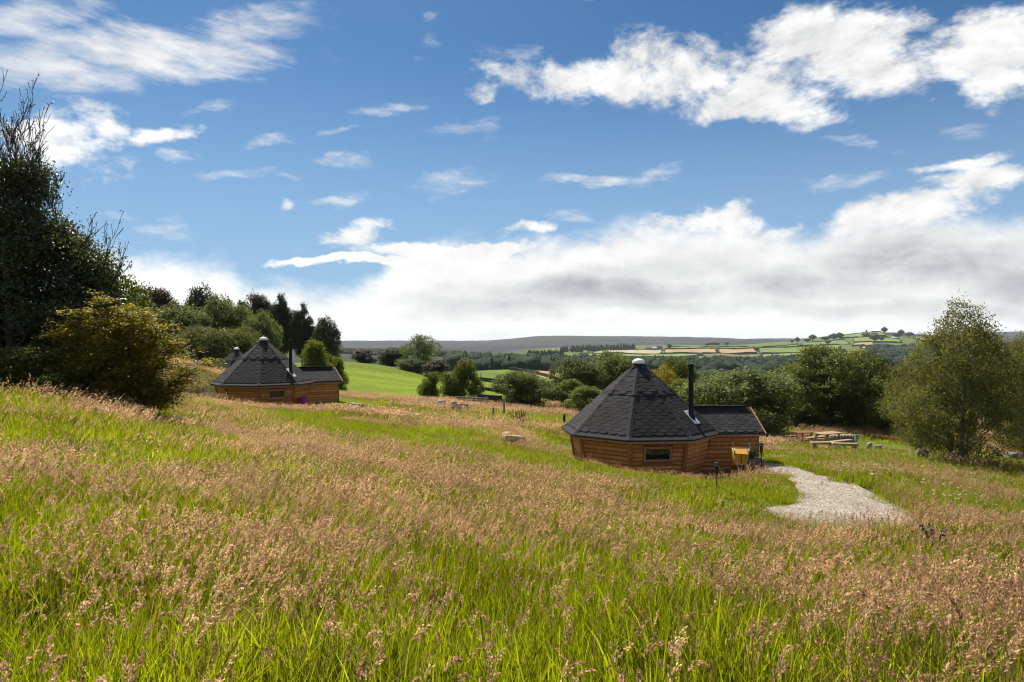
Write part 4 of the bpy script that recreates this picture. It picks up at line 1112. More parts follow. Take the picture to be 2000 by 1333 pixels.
yellow_tree(185, 19.3, [(-.5,0,2.6),(.3,.2,3.0),(.9,0,2.4),(.6,-.3,1.7),(-.9,-.1,2.0),(-.2,-.4,1.3),(1.3,0,1.8),(-1.2,.1,1.2)], 'olive yellow tree between the big dark tree and the leaning yellow tree', 47)
# undergrowth below
for k, (px, d, hw, top, lab) in enumerate([(110, 18.8, 80, 690, 'dark low bush at the foot of the big dark tree'), (200, 19.6, 62, 700, 'dark low bush under the yellow tree boughs'), (10, 18.0, 90, 680, 'dark low bush at the left edge beneath the big dark tree'), (235, 23, 92, 548, 'dark bush filling in behind the yellow tree'), (300, 23, 50, 742, 'small bush right of the leaning yellow trunk')]):
    tree('darkbush', px, d, top, hw, lab, sink=.2, cat='bush')

# ---- far woods: masses of conifers and broadleaf crowns, and single far trees
def cone_tree(n=7):
    v = []; f = []
    for k, (r0, z0, z1) in enumerate(((.26, .10, .55), (.21, .32, .75), (.15, .52, .90), (.085, .70, 1.0))):
        b = len(v); m = n
        for i in range(m):
            a = 2*math.pi*i/m+k*.4; rr = r0*(1 if i % 2 else .72); v.append((math.cos(a)*rr, math.sin(a)*rr, z0))
        v.append((0, 0, z1)); f += [(b+i, b+(i+1) % m, b+m) for i in range(m)]
    return np.array(v), np.array(f)
def puff_tree(seed):
    r = np.random.default_rng(seed); bm = bmesh.new(); bmesh.ops.create_icosphere(bm, subdivisions=2, radius=.5)
    for v in bm.verts:
        n = v.co.normalized(); q = 1+.35*(float(fbm([n.x*3+seed*5], [n.z*3+n.y*2], 1.3, 3)[0])-.5)*2; v.co = Vector((n.x*.5*q, n.y*.5*q, .52+n.z*.46*q))
    bmesh.ops.triangulate(bm, faces=bm.faces[:]); v = np.array([tuple(q.co) for q in bm.verts]); f = np.array([[w.index for w in q.verts] for q in bm.faces]); bm.free(); return v, f
PUFF = [puff_tree(k) for k in range(4)]; CONE = cone_tree()
def crown_mat(name, col):
    m, g, b = new_mat(name); pos = g.add('ShaderNodeNewGeometry').outputs['Position']; ri = g.add('ShaderNodeNewGeometry').outputs['Random Per Island']
    n = g.noise(pos, .35, 4., .7); f = g.m('MULTIPLY', g.lin(n, .25, .75, .5, 1.5), g.lin(ri, 0, 1, .65, 1.35))
    g.l.new(g.v('SCALE', col, f), b.inputs['Base Color']); b.inputs['Roughness'].default_value = .9; b.inputs['Specular IOR Level'].default_value = .1
    bp = g.add('ShaderNodeBump'); bp.inputs['Strength'].default_value = 1.; bp.inputs['Distance'].default_value = 1.5
    g.l.new(n, bp.inputs['Height']); g.l.new(bp.outputs[0], b.inputs['Normal'])
    return m
M_conwood = crown_mat('conifer_wood', (.020,.034,.014)); M_broadwood = crown_mat('broadleaf_wood', (.034,.052,.016))
def wood_mass(name, label, region, n, kind, hgt, mat, seed):
    """region: list of (px0, px1, d0, d1)"""
    r = np.random.default_rng(seed); V, F = [], []; b = 0
    area = np.array([(a1-a0)*(d1*d1-d0*d0) for a0, a1, d0, d1 in region], float); cnt = (n*area/area.sum()).astype(int)+1
    for (a0, a1, d0, d1), c in zip(region, cnt):
        d = np.sqrt(d0*d0+(d1*d1-d0*d0)*r.random(c)); x = (a0+(a1-a0)*r.random(c)-1000)/FPX*d; z = height(x, d)
        for i in range(c):
            con = kind == 'c' or (kind == 'm' and r.random() < .45)
            v, f = CONE if con else PUFF[r.integers(4)]
            s = hgt*(.7+.6*r.random()); w = s*(1.0 if con else .9+.5*r.random()); a = r.random()*6.28
            q = np.c_[v[:, 0]*math.cos(a)-v[:, 1]*math.sin(a), v[:, 0]*math.sin(a)+v[:, 1]*math.cos(a), v[:, 2]]*np.array([w, w, s if con else s*.85])+np.array([x[i], d[i], z[i]-.5])
            V.append(q); F.append(f+b); b += len(q)
    o = link(name, mesh_np(name, np.concatenate(V), np.concatenate(F), kind != 'c'), mat); tag(o, label, 'wood', None, 'stuff')
wood_mass('conifer_wood', 'dark conifer plantation across the valley floor in the centre', [(880,1180,640,1000),(1000,1240,560,800)], 1500, 'm', 15, M_conwood, 51)
wood_mass('valley_wood', 'dark mixed wood in the valley behind the nearest cabin', [(1220,1560,620,1050),(1500,1640,620,1150)], 1500, 'm', 15, M_conwood, 52)
wood_mass('left_valley_wood', 'dark wood behind the green ridge trees on the left', [(660,900,1500,1900),(880,1010,480,640)], 900, 'm', 13, M_conwood, 53)
wood_mass('moor_edge_wood', 'dark plantation below the moor left of the golden hayfields', [(1094,1240,1960,2240),(1030,1100,1300,1750)], 500, 'c', 15, M_conwood, 54)
wood_mass('right_valley_wood', 'dark wood below the rounded hill at the right', [(1700,1830,1240,1700),(1640,2050,760,1150)], 900, 'b', 15, M_conwood, 55)
wood_mass('near_valley_wood', 'broadleaf wood on the valley side behind the right hand trees', [(1240,1560,240,520),(1560,2100,180,500)], 900, 'b', 9, M_broadwood, 56)
def far_tree(px, d, h, w, lab, k=0):
    v, f = PUFF[k % 4]; p = at(px, d); o = empty('far_tree', (p.x, p.y, p.z)); tag(o, lab, 'tree', 'single trees on the far hillside')
    rr = np.random.default_rng(k); n = 500; u = unit(n, rr); c = u*(.42+.12*rr.random(n)[:, None])*np.array([w, w, h*.42])+np.array([0, 0, h*.60])
    L = np.full(n, w*.16); vv, ff = leaf_quads(c, unit(n, rr), u+unit(n, rr)*.6, L, L*.7)
    link('crown', mesh_np('far_crown', vv, ff), LEAF['dark'], o)
    link('inner_crown', mesh_np('far_inner', v*np.array([w*.85, w*.85, h*.72])+np.array([0, 0, h*.22]), f, True), M_broadwood, o)
    MB().tube([(0, 0, -1), (0, 0, h*.5)], [w*.05, w*.03], 6).build('trunk', M_bark, o)
for k, (px, d, h, w, lab) in enumerate([
 (1547,2330,16,11,'tiny tree on the far skyline, leftmost of a row'),(1557,2330,24,16,'second tree from the left on the far hillside skyline'),(1587,2350,26,24,'wide spreading tree on the far skyline'),
 (1577,2250,17,22,'tree just below the wide spreading skyline tree'),(1612,2250,20,28,'left tree of the dark clump on the far hill'),(1628,2260,26,30,'middle tree of the dark clump on the far hill'),(1640,2270,27,24,'right tree of the dark clump on the far hill'),
 (1617,2100,16,16,'small tree under the dark clump on the far hill'),(1692,2300,16,22,'small round tree beside the far farm'),(1727,2420,28,20,'upright tree on the far hill right of its green crown'),
 (1760,2360,26,20,'upright tree right of the pale roofed barn'),(1752,2250,22,26,'round tree beside the pale roofed barn'),(1776,2330,22,26,'rightmost tree by the far farm'),(1708,2060,26,28,'tree above the small tan fields'),(1722,2120,18,14,'small tree right of the tan fields'),
 (1307,2120,17,14,'lone tree beside the far farm sheds'),(1382,2420,14,22,'left of two skyline tree groups above the hay fields'),(1392,2430,15,24,'middle skyline tree above the hay fields'),(1400,2430,15,20,'right skyline tree of the group above the hay fields'),(1420,2430,16,14,'single skyline tree right of the group above the hay fields'),
 (1477,1900,15,14,'hedge tree at the right end of the golden hay field'),(890,1560,16,22,'tree at the foot of the moor right of the airy tree'),(876,1500,12,20,'low tree at the foot of the moor beside the pale fields'),(930,1540,10,16,'small tree in the middle of the pale moor-foot fields'),(943,1540,10,14,'small tree at the right of the pale moor-foot fields')]):
    far_tree(px, d, h, w, lab, k)

# ------------------------------------------------------------------ meadow grass (stuff): clumps scattered over the ground
G_green = leafy('grass_blade', (.055,.082,.002), (.360,.440,.002), .60, rough=.5, var=.40, hue=(.150,.140,.008), spec=.10, big=.9)
G_dry = leafy('dry_blade', (.165,.120,.048), (.270,.200,.072), .45, var=.35, hue=(.26,.17,.07))
G_head = leafy('seed_head', (.36,.230,.135), (.66,.42,.22), .58, rough=.8, var=.36, hue=(.50,.36,.19), spec=.05, big=.55)
G_head2 = leafy('purple_seed_head', (.30,.172,.112), (.54,.31,.18), .55, rough=.8, var=.36, hue=(.38,.25,.14), spec=.05, big=.55)
G_stem = leafy('grass_stem', (.140,.125,.040), (.260,.225,.060), .45, var=.3, hue=(.21,.13,.055))
G_mown = leafy('mown_blade', (.088,.120,.004), (.36,.44,.004), .54, var=.3, hue=(.16,.17,.010), spec=.1)
G_flower = leafy('white_flower', (.75,.75,.70), (.5,.5,.4), .3, var=.1)
GM = [G_green, G_dry, G_head, G_head2, G_stem, G_mown, G_flower]
def strips(r, root, L, lean, ang, W, nseg, droop):
    """ribbons: root (n,3), length, horizontal lean at tip, lean azimuth, width"""
    n = len(root); t = np.linspace(0, 1, nseg+1)[None, :]
    dx, dy = np.cos(ang)[:, None], np.sin(ang)[:, None]
    h = (lean*L)[:, None]*(t*.35+t**2*.65)
    z = L[:, None]*(t-droop[:, None]*t**2.4)
    X = root[:, 0, None]+dx*h; Y = root[:, 1, None]+dy*h; Z = root[:, 2, None]+z
    wa = r.random(n)*2*math.pi; wxx, wyy = np.cos(wa)[:, None], np.sin(wa)[:, None]
    w = W[:, None]*.5*np.clip(1.05-t**1.6, .06, 1)
    A = np.stack([X-wxx*w, Y-wyy*w, Z], 2); B = np.stack([X+wxx*w, Y+wyy*w, Z], 2)
    v = np.stack([A, B], 2).reshape(n, -1, 3); k = 2*(nseg+1)
    base = (np.arange(n)*k)[:, None, None]; q = np.array([[2*i, 2*i+1, 2*i+3, 2*i+2] for i in range(nseg)])[None]
    return v.reshape(-1, 3), (base+q).reshape(-1, 4), np.stack([X, Y, Z], 2)
def clump(name, seed, rad, nb, nh, lod, hgt=.42, dry=.15, mown=False, flowers=0):
    r = np.random.default_rng(seed); V, F, MI = [], [], []; b = 0
    def addm(v, f, m):
        nonlocal b
        V.append(v); F.append(f+b); MI.append(m if isinstance(m, np.ndarray) else np.full(len(f), m)); b += len(v)
    def disc(n):
        a = r.random(n)*6.283; q = np.sqrt(r.random(n))*rad; return np.c_[np.cos(a)*q, np.sin(a)*q, np.full(n, -.08)]
    bw = (.0115, .016, .028)[lod]; ns = (4, 3, 2)[lod]
    n = nb; L = hgt*(.55+.75*r.random(n)); lean = .10+.60*r.random(n)**1.6
    v, f, _ = strips(r, disc(n), L, lean, r.random(n)*6.283, bw*(.6+.8*r.random(n)), ns, .05+.35*lean*r.random(n))
    m = np.where(r.random(n) < dry, 1, 5 if mown else 0); addm(v, f, np.repeat(m, ns))
    if nb and not mown and lod < 2:      # fallen straw
        n = nb//7; rt = disc(n); rt[:, 2] += .05
        v, f, _ = strips(r, rt, .10+.16*r.random(n), 1.2+1.6*r.random(n), r.random(n)*6.283, bw*(.4+.4*r.random(n)), 3, .3+.3*r.random(n)); addm(v, f, 1)
    if nh:
        n = nh; L = hgt*(.95+.55*r.random(n)); ang = r.normal(0.1, .9, n); lean = .08+.22*r.random(n)
        sw = (.0024, .0042, .009)[lod]
        v, f, P = strips(r, disc(n), L, lean, ang, sw*np.ones(n), 4, .02*np.ones(n)); addm(v, f, 4)
        # seed heads continue from the stem tips and nod
        tip = P[:, -1]; hl = (.075+.075*r.random(n))*(1, 1.1, 1.35)[lod]; nod = r.random(n)**1.3*2.1
        dirn = P[:, -1]-P[:, -2]; dirn /= np.linalg.norm(dirn, axis=1, keepdims=True)
        side = np.c_[np.cos(ang), np.sin(ang), np.zeros(n)]
        ks = (56, 18, 6)[lod]; sl = (.0145, .026, .055)[lod]
        opn = np.where(r.random(n) < .28, 2.3, 1.0); hr = (.0085+.0055*r.random(n))*opn*(1, 1.1, 1.5)[lod]
        hi = np.repeat(np.arange(n), ks); t = r.random(n*ks); a = nod[hi]*t
        ax = (dirn[hi]*(np.sin(a)/np.maximum(nod[hi], .05))[:, None] + side[hi]*((1-np.cos(a))/np.maximum(nod[hi], .05))[:, None]*.9)
        c = tip[hi] + ax*hl[hi][:, None]
        tan = dirn[hi]*np.cos(a)[:, None]+side[hi]*np.sin(a)[:, None]
        u = unit(n*ks, r); u -= tan*(u*tan).sum(1, keepdims=True); u /= np.linalg.norm(u, axis=1, keepdims=True)+1e-9
        prof = np.sin(np.pi*np.clip(t*.86+.12, 0, 1))**.8
        c = c+u*(hr[hi]*prof*(.4+.6*r.random(n*ks)))[:, None]
        d = tan+u*.65+unit(n*ks, r)*.25
        l = sl*(.7+.6*r.random(n*ks)); v, f = leaf_quads(c, d, u+unit(n*ks, r)*.5, l, l*.5)
        hm = np.where(r.random(n) < .62, 2, 3); addm(v, f, hm[hi])
    if flowers:
        n = flowers; p = disc(n); p[:, 2] = hgt*(.7+.4*r.random(n))
        for k in range(5):
            a = k*1.2566; d = np.c_[np.full(n, math.cos(a)), np.full(n, math.sin(a)), np.full(n, .2)]
            v, f = leaf_quads(p+d*.02, d, np.tile([0, 0, 1.], (n, 1)), np.full(n, .045), np.full(n, .03)); addm(v, f, 6)
    me = mesh_np(name, np.concatenate(V), np.concatenate(F)); me.polygons.foreach_set('material_index', np.concatenate(MI).astype(np.int32))
    for q in GM: me.materials.append(q)
    return me
clumps = bpy.data.collections.new('grass_clumps'); VAR = {}
def variants(key, n, **kw):
    ids = []
    for k in range(n):
        i = len(clumps.objects); o = bpy.data.objects.new('clump_%03d' % i, clump('clump_%03d' % i, 100+i*7, **kw)); clumps.objects.link(o); ids.append(i)
    VAR[key] = ids
for key, nb, nh, dry in (('tan', 190, 25, .22), ('mix', 210, 13, .12), ('green', 230, 5, .07)):
    variants('n_'+key, 5, rad=.36, nb=nb, nh=nh, lod=0, dry=dry, hgt=.44)
for key, nb, nh, dry in (('tan', 290, 36, .24), ('mix', 340, 15, .12), ('green', 370, 5, .06)):
    variants('m_'+key, 4, rad=.55, nb=nb, nh=nh, lod=1, dry=dry, hgt=.30)
for key, nb, nh, dry in (('tan', 260, 120, .40), ('mix', 340, 52, .25), ('green', 480, 12, .08)):
    variants('f_'+key, 3, rad=1.15, nb=nb, nh=nh, lod=2, dry=dry, hgt=.27)
variants('mown', 3, rad=.5, nb=620, nh=2, lod=1, dry=.06, hgt=.17, mown=True)
variants('lush', 3, rad=.5, nb=620, nh=6, lod=1, dry=.05, hgt=.27, mown=True)
variants('lawn', 2, rad=1.1, nb=900, nh=0, lod=2, dry=.25, hgt=.07)
variants('flower', 2, rad=.5, nb=300, nh=10, lod=1, dry=.05, hgt=.3, mown=True, flowers=4)

def rot_from(x, y, rz):
    e = .3; gx = (height(x+e, y)-height(x-e, y))/(2*e); gy = (height(x, y+e)-height(x, y-e))/(2*e)
    out = np.zeros((len(x), 3))
    for i in range(len(x)):
        n = Vector((-gx[i]*.8, -gy[i]*.8, 1)).normalized()
        M = Vector((0, 0, 1)).rotation_difference(n).to_matrix() @ Matrix.Rotation(rz[i], 3, 'Z'); out[i] = M.to_euler()[:]
    return out
LAWN = [(wx(px, d), d) for px, d in [(1570,44),(1585,36.5),(1640,34.5),(1740,33.5),(1850,33.5),(1960,34),(2000,40),(1850,46),(1700,50),(1600,50)]]
def gn_group():
    t = bpy.data.node_groups.new('scatter_clumps', 'GeometryNodeTree')
    t.interface.new_socket('Geometry', in_out='INPUT', socket_type='NodeSocketGeometry'); t.interface.new_socket('Geometry', in_out='OUTPUT', socket_type='NodeSocketGeometry')
    N = t.nodes; gi = N.new('NodeGroupInput'); go = N.new('NodeGroupOutput'); ip = N.new('GeometryNodeInstanceOnPoints'); ci = N.new('GeometryNodeCollectionInfo')
    ci.inputs['Collection'].default_value = clumps; ci.inputs['Separate Children'].default_value = True; ci.inputs['Reset Children'].default_value = True
    def attr(nm, dt):
        a = N.new('GeometryNodeInputNamedAttribute'); a.data_type = dt; a.inputs['Name'].default_value = nm; return a.outputs['Attribute']
    L = t.links; L.new(gi.outputs[0], ip.inputs['Points']); L.new(ci.outputs[0], ip.inputs['Instance']); ip.inputs['Pick Instance'].default_value = True
    L.new(attr('idx', 'INT'), ip.inputs['Instance Index']); L.new(attr('rot', 'FLOAT_VECTOR'), ip.inputs['Rotation']); L.new(attr('scl', 'FLOAT'), ip.inputs['Scale'])
    L.new(ip.outputs[0], go.inputs[0]); return t
GNT = gn_group()
def scatter(name, label, X, Y, I, SC, RZ):
    Z = height(X, Y); me = bpy.data.meshes.new(name); me.vertices.add(len(X)); me.vertices.foreach_set('co', np.stack([X, Y, Z], 1).astype(np.float32).ravel()); me.update()
    for nm, ty, dat, k in (('rot', 'FLOAT_VECTOR', rot_from(X, Y, RZ), 'vector'), ('scl', 'FLOAT', SC, 'value'), ('idx', 'INT', I, 'value')):
        a = me.attributes.new(nm, ty, 'POINT'); a.data.foreach_set(k, np.asarray(dat, np.int32 if ty == 'INT' else np.float32).ravel())
    o = link(name, me); m = o.modifiers.new('scatter', 'NODES'); m.node_group = GNT; tag(o, label, 'grass', None, 'stuff')
    return o
def sow():
    r = np.random.default_rng(77)
    res = {'meadow': [], 'mown': []}
    for lod, (y0, y1, sp) in (('n', (-.5, 8.5, .37)), ('m', (8.5, 27, .56)), ('f', (27, 84, 1.05))):
        half = y1*.86+2.5
        gx, gy = np.meshgrid(np.arange(-half, half, sp), np.arange(y0, y1, sp)); x = (gx+r.uniform(-.45, .45, gx.shape)*sp).ravel(); y = (gy+r.uniform(-.45, .45, gy.shape)*sp).ravel()
        k = (np.abs(x) < np.maximum(y, 0)*.84+2.2) & (np.hypot(x, y) > .55); x, y = x[k], y[k]
        p = bearing(x, y)
        k = ~in_poly(x, y, PATH) & (pasture(x, y) < .5) & (cabin_dist(x, y) > .12)
        k &= ~((p < 230) & (y > 22))
        x, y = x[k], y[k]; p = bearing(x, y); n = len(x)
        g = green_zone(x, y)+r.normal(0, .09, n); tr = seg_dist(x, y, TRACK); lawn = in_poly(x, y, LAWN)
        idx = np.zeros(n, int); sc = .82+.36*r.random(n)
        for lo, hi, key in ((-9, .36, 'tan'), (.36, .62, 'mix'), (.62, 9, 'green')):
            q = (g >= lo) & (g < hi); idx[q] = r.choice(VAR[lod+'_'+key], q.sum())
        sc *= np.where(g > .75, .85, 1.0)*(.62+.76*fbm(x, y, .9, 3))
        if lod != 'n':
            right = (p > 1500) & (y > 17) & (y < 36) & (g > .40) & ~lawn
            idx[right] = r.choice(VAR['lush'], right.sum()); fl = right & (fbm(x, y, .9, 2) > .74); idx[fl] = r.choice(VAR['flower'], fl.sum())
            q = tr < .95; idx[q] = r.choice(VAR['mown'], q.sum()); q2 = (tr >= .95) & (tr < 3.4); sc[q2] *= (.50+.5*sstep(tr, .9, 3.4))[q2]
            isl = np.hypot(x-wx(1535, 18.9), y-18.9) < 1.2; idx[isl] = r.choice(VAR['lush'], isl.sum())
            q = lawn; idx[q] = r.choice(VAR['lawn'], q.sum())
        # grass thins and shortens against the gravel and the walls
        cd = cabin_dist(x, y); sc = sc*np.where(y > 30, .34+.66*sstep(cd, .5, 5.), .50+.5*sstep(cd, .3, 2.6))
        rz = r.normal(0, .8, n)
        res['meadow'].append((x, y, idx, sc, rz))
    # extra carpets where one clump per cell is too thin
    a = [np.concatenate(q) for q in zip(*res['meadow'])]
    mown = np.isin(a[2], VAR['mown']+VAR['lush']+VAR['lawn']+VAR['flower'])
    scatter('meadow_grass', 'tall meadow grass with pink tan seed heads', *[q[~mown] for q in a])
    b = [q[mown] for q in a]; b2 = [q.copy() for q in b]; b2[0] += r.normal(0, .25, len(b2[0])); b2[1] += r.normal(0, .25, len(b2[1])); b2[4] += 2.
    k = ~in_poly(b2[0], b2[1], PATH); b2 = [q[k] for q in b2]
    scatter('short_green_grass', 'short fresh green grass along the mown track and the lower ground', *[np.concatenate(q) for q in zip(b, b2)])
    return a
sown = sow()
def tufts():
    r = np.random.default_rng(5); n = 2600; d = 60+115*r.random(n)**.8; p = 640+460*r.random(n); x = (p-1000)/FPX*d
    k = (pasture(x, d) > .9) & (fbm(x, d, .06, 3) > .42); x, d = x[k], d[k]; n = len(x)
    scatter('pasture_tufts', 'low grass tufts on the bright green hill pasture', x, d, r.choice(VAR['lawn'], n), .6+.6*r.random(n), r.random(n)*6.28)
tufts()

# ------------------------------------------------------------------ small things
M_yellow = simple('yellow_painted_steel', (.58,.27,.012), .45, var=.18, scale=9)
M_rubber = simple('black_rubber', (.015,.015,.015), .8)
M_steel = simple('galvanised_tube', (.30,.30,.29), .45, metal=.6)
M_stone = simple('grey_sandstone', (.27,.25,.215), .95, var=.35, scale=5, bump=.5)
M_stone_tan = simple('tan_sandstone', (.46,.34,.21), .95, var=.3, scale=4, bump=.5)
M_trough = simple('trough_stone', (.115,.115,.105), .95, var=.35, scale=9, bump=.4)
M_plastic = simple('black_plastic', (.012,.012,.013), .5)
M_lens = simple('frosted_lens', (.25,.25,.24), .3)
M_magenta = simple('magenta_plastic', (.42,.028,.30), .4, var=.08)
M_oldwood = simple('weathered_wood', (.20,.175,.145), .9, var=.35, scale=6, bump=.3)
M_newwood = simple('pale_sawn_wood', (.34,.235,.125), .8, var=.3, scale=6, bump=.2)
M_redwood = simple('red_brown_stain', (.17,.062,.026), .7, var=.25, scale=6)
M_white = simple('white_board', (.78,.79,.80), .5, var=.04)
M_navy = simple('navy_print', (.020,.030,.075), .5)
M_sand = simple('pale_sand', (.62,.50,.32), .95, var=.2, scale=3, bump=.3)
M_purple = simple('thistle_purple', (.11,.05,.15), .8)
M_thistle = simple('thistle_green', (.045,.075,.02), .8)
M_roofgrey = simple('farm_roof', (.16,.17,.19), .7, var=.2, scale=.2)
M_farmwall = simple('farm_stone', (.22,.19,.15), .9, var=.25, scale=.2)
M_whiteroof = simple('pale_metal_roof', (.62,.64,.66), .5, var=.1, scale=.2)
M_pane = simple('dark_far_pane', (.02,.022,.025), .2)

def wheelbarrow():
    p = at(1447, 23.35); o = empty('wheelbarrow', (p.x, p.y, p.z-.03), R(-14)); o.scale = (.92, .92, .88); tag(o, 'yellow wheelbarrow stood on its nose against the nearest cabin porch wall', 'wheelbarrow')
    # stood up: local +Z runs to the handles, -Y is its underside, which faces us
    bz0, bz1, rz0, rz1 = .30, .74, .20, .92; yb, yr = -.20, .10
    v = [(-.20,yb,bz0),(.20,yb,bz0),(.25,yb,bz1),(-.25,yb,bz1), (-.29,yr,rz0),(.29,yr,rz0),(.33,yr,rz1),(-.33,yr,rz1)]
    vi = [(x*.93, y+.012, .56+(z-.56)*.95) for x, y, z in v]
    MB().raw(v+vi, [(0,1,2,3),(0,4,5,1),(1,5,6,2),(2,6,7,3),(3,7,4,0),(11,10,9,8),(9,13,12,8),(10,14,13,9),(11,15,14,10),(8,12,15,11),(4,12,13,5),(5,13,14,6),(6,14,15,7),(7,15,12,4)]).build('pan', M_yellow, o, bevel=.02)
    MB().tube([(-.29,yr,rz0),(.29,yr,rz0),(.33,yr,rz1),(-.33,yr,rz1),(-.29,yr,rz0)], .014, 6).build('pan_rim', M_yellow, o, smooth=True)
    MB().bar((.0,yb-.012,bz0+.02), (.0,yb-.012,bz1-.02), .022, .014, up=(0,1,0)).build('pan_seam', M_rubber, o)
    for s in (-1, 1):
        h = MB().tube([(s*.10,yb-.14,.10),(s*.17,yb-.05,.34),(s*.25,yb-.04,.80),(s*.29,yb-.01,1.02),(s*.30,yb+.10,1.24)], .017, 8).build('handle', M_steel, o, smooth=True)
        MB().tube([(s*.30,yb+.075,1.19),(s*.302,yb+.13,1.31)], .022, 8).build('grip', M_rubber, h, smooth=True)
        MB().tube([(s*.22,yb-.03,.70),(s*.24,yb-.30,.78),(s*.24,yb-.30,.90),(s*.27,yb-.02,.95)], .014, 6).build('leg', M_steel, o, smooth=True)
    MB().tube([(-.27,yb-.02,.95),(.27,yb-.02,.95)], .013, 6).build('cross_bar', M_steel, o, smooth=True)
    w = empty('wheel', (.12, yb-.16, .12)); w.parent = o; w.rotation_euler = (0, R(90), R(35))
    prof = [(.115,-.03),(.15,-.045),(.185,-.03),(.195,0),(.185,.03),(.15,.045),(.115,.03),(.11,0)]
    mb = MB(); n = 24
    for k in range(n):
        a = 2*math.pi*k/n; mb.v += [(r*math.cos(a), r*math.sin(a), z) for r, z in prof]
    m = len(prof); mb.f += [(k*m+i, k*m+(i+1) % m, ((k+1) % n)*m+(i+1) % m, ((k+1) % n)*m+i) for k in range(n) for i in range(m)]
    mb.build('tyre', M_rubber, w, smooth=True)
    MB().lathe([(.11,-.012),(.112,0),(.11,.012)], 20).build('rim', M_steel, w, smooth=True); MB().lathe([(.025,-.07),(.025,.07)], 12).build('hub', M_steel, w, smooth=True)
wheelbarrow()

def trough():
    p = at(1474, 23.25); o = empty('stone_trough', (p.x, p.y, p.z), R(-12)); tag(o, 'grey stone trough with a dark plant at the corner of the nearest cabin porch', 'planter')
    mb = MB(); W, D, H = .56, .40, .42
    for c, d in (((0,-D/2+.03,H/2), (W,.06,H)), ((0,D/2-.03,H/2), (W,.06,H)), ((-W/2+.03,0,H/2), (.06,D-.12,H)), ((W/2-.03,0,H/2), (.06,D-.12,H)), ((0,0,.04), (W-.12,D-.12,.08))): mb.box(c, d)
    mb.build('trough', M_trough, o, bevel=.012)
    MB().box((0,0,H-.07), (W-.121,D-.121,.04)).build('soil', simple('soil', (.03,.022,.015), .95), o)
    r = np.random.default_rng(3); n = 500; c = r.normal(size=(n,3))*np.array([.12,.08,.10])+np.array([-.1,0,H+.12]); v, f = leaf_quads(c, unit(n, r)+np.array([0,0,.5]), unit(n, r), np.full(n,.06), np.full(n,.03))
    link('plant', mesh_np('plant', v, f), LEAF['dark'], o)
trough()

def solar_torch(px, d, lab, h=.62, sc=1.):
    p = at(px, d); o = empty('garden_torch', (p.x, p.y, p.z)); o.scale = (sc, sc, sc); tag(o, lab, 'garden light', 'black garden torches by the nearest cabin')
    MB().lathe([(.012,-.2),(.016,0),(.016,h-.20),(.022,h-.18)], 10).build('stake', M_plastic, o, smooth=True)
    MB().lathe([(.022,h-.19),(.034,h-.15),(.050,h-.04),(.062,h+.03),(.058,h+.035)], 14).build('cone', M_plastic, o, smooth=True)
    MB().lathe([(.045,h+.03),(.050,h+.05),(.045,h+.075)], 14).build('lens', M_lens, o, smooth=True)
    MB().lathe([(.066,h+.075),(.070,h+.09),(.058,h+.115),(.02,h+.125)], 14).build('cap', M_plastic, o, smooth=True)
    for k in range(5):
        a = k*1.2566; MB().tube([(.056*math.cos(a),.056*math.sin(a),h+.02),(.064*math.cos(a),.064*math.sin(a),h+.085)], .005, 5).build('rib', M_plastic, o)
solar_torch(1400, 18.2, 'black garden torch in the grass in front of the nearest cabin', .56)
solar_torch(1487, 23.0, 'black garden torch beside the gravel path, next to the stone trough', .72, 1.15)
def bollard(px, d, h, lab):
    p = at(px, d); o = empty('bollard_light', (p.x, p.y, p.z)); tag(o, lab, 'garden light')
    MB().lathe([(.07,-.2),(.07,h-.12)], 12).build('post', M_plastic, o, smooth=True); MB().lathe([(.06,h-.12),(.06,h-.05)], 12).build('lens', M_lens, o, smooth=True)
    MB().lathe([(.08,h-.05),(.085,h-.02),(.05,h)], 12).build('cap', M_plastic, o, smooth=True)
bollard(1102, 37, .62, 'short black bollard light left of the nearest cabin roof, by the bushes')

def tub():
    p = at(593, 38.4); o = empty('plastic_tub', (p.x, p.y, p.z+.02)); tag(o, 'magenta plastic tub standing against the middle cabin wall', 'tub')
    MB().lathe([(.02,.015),(.17,.02),(.185,.06),(.215,.30),(.235,.50),(.25,.50),(.252,.515),(.24,.52),(.225,.51),(.205,.30),(.17,.07),(.02,.06)], 24).build('bucket', M_magenta, o, smooth=True)
    for s in (-1, 1):
        MB().tube([(-.07,s*.235,.51),(-.05,s*.245,.58),(0,s*.25,.60),(.05,s*.245,.58),(.07,s*.235,.51)], .013, 8).build('tub_handle', M_magenta, o, smooth=True)
tub()

def rock(px, d, w, dep, h, lab, mat=None, seed=1, rz=0., flat=.5, cat='boulder', group='stones lying in the meadow', lift=0.):
    bm = bmesh.new(); bmesh.ops.create_icosphere(bm, subdivisions=3, radius=1)
    r = random.Random(seed); cuts = [(Vector((r.gauss(0,1), r.gauss(0,1), r.gauss(.2,.8))).normalized(), r.uniform(.55,.85)) for _ in range(9)]+[(Vector((r.uniform(-.15,.15), r.uniform(-.1,.1), 1)).normalized(), flat)]
    for v in bm.verts:
        q = v.co.copy()
        for n, dd in cuts:
            e = q.dot(n)-dd
            if e > 0: q -= n*e*.92
        q *= 1+.05*(float(fbm([q.x*3+seed], [q.y*3+q.z*2], 2., 3)[0])-.5)
        v.co = Vector((q.x*w/2/.75, q.y*dep/2/.75, q.z*h/flat*.7))
    me = bpy.data.meshes.new('boulder'); bm.to_mesh(me); bm.free()
    p = at(px, d); o = link('boulder', me, mat or M_stone, loc=(p.x, p.y, p.z+h*.22+lift), rot=(0, 0, rz)); tag(o, lab, cat, group); return o
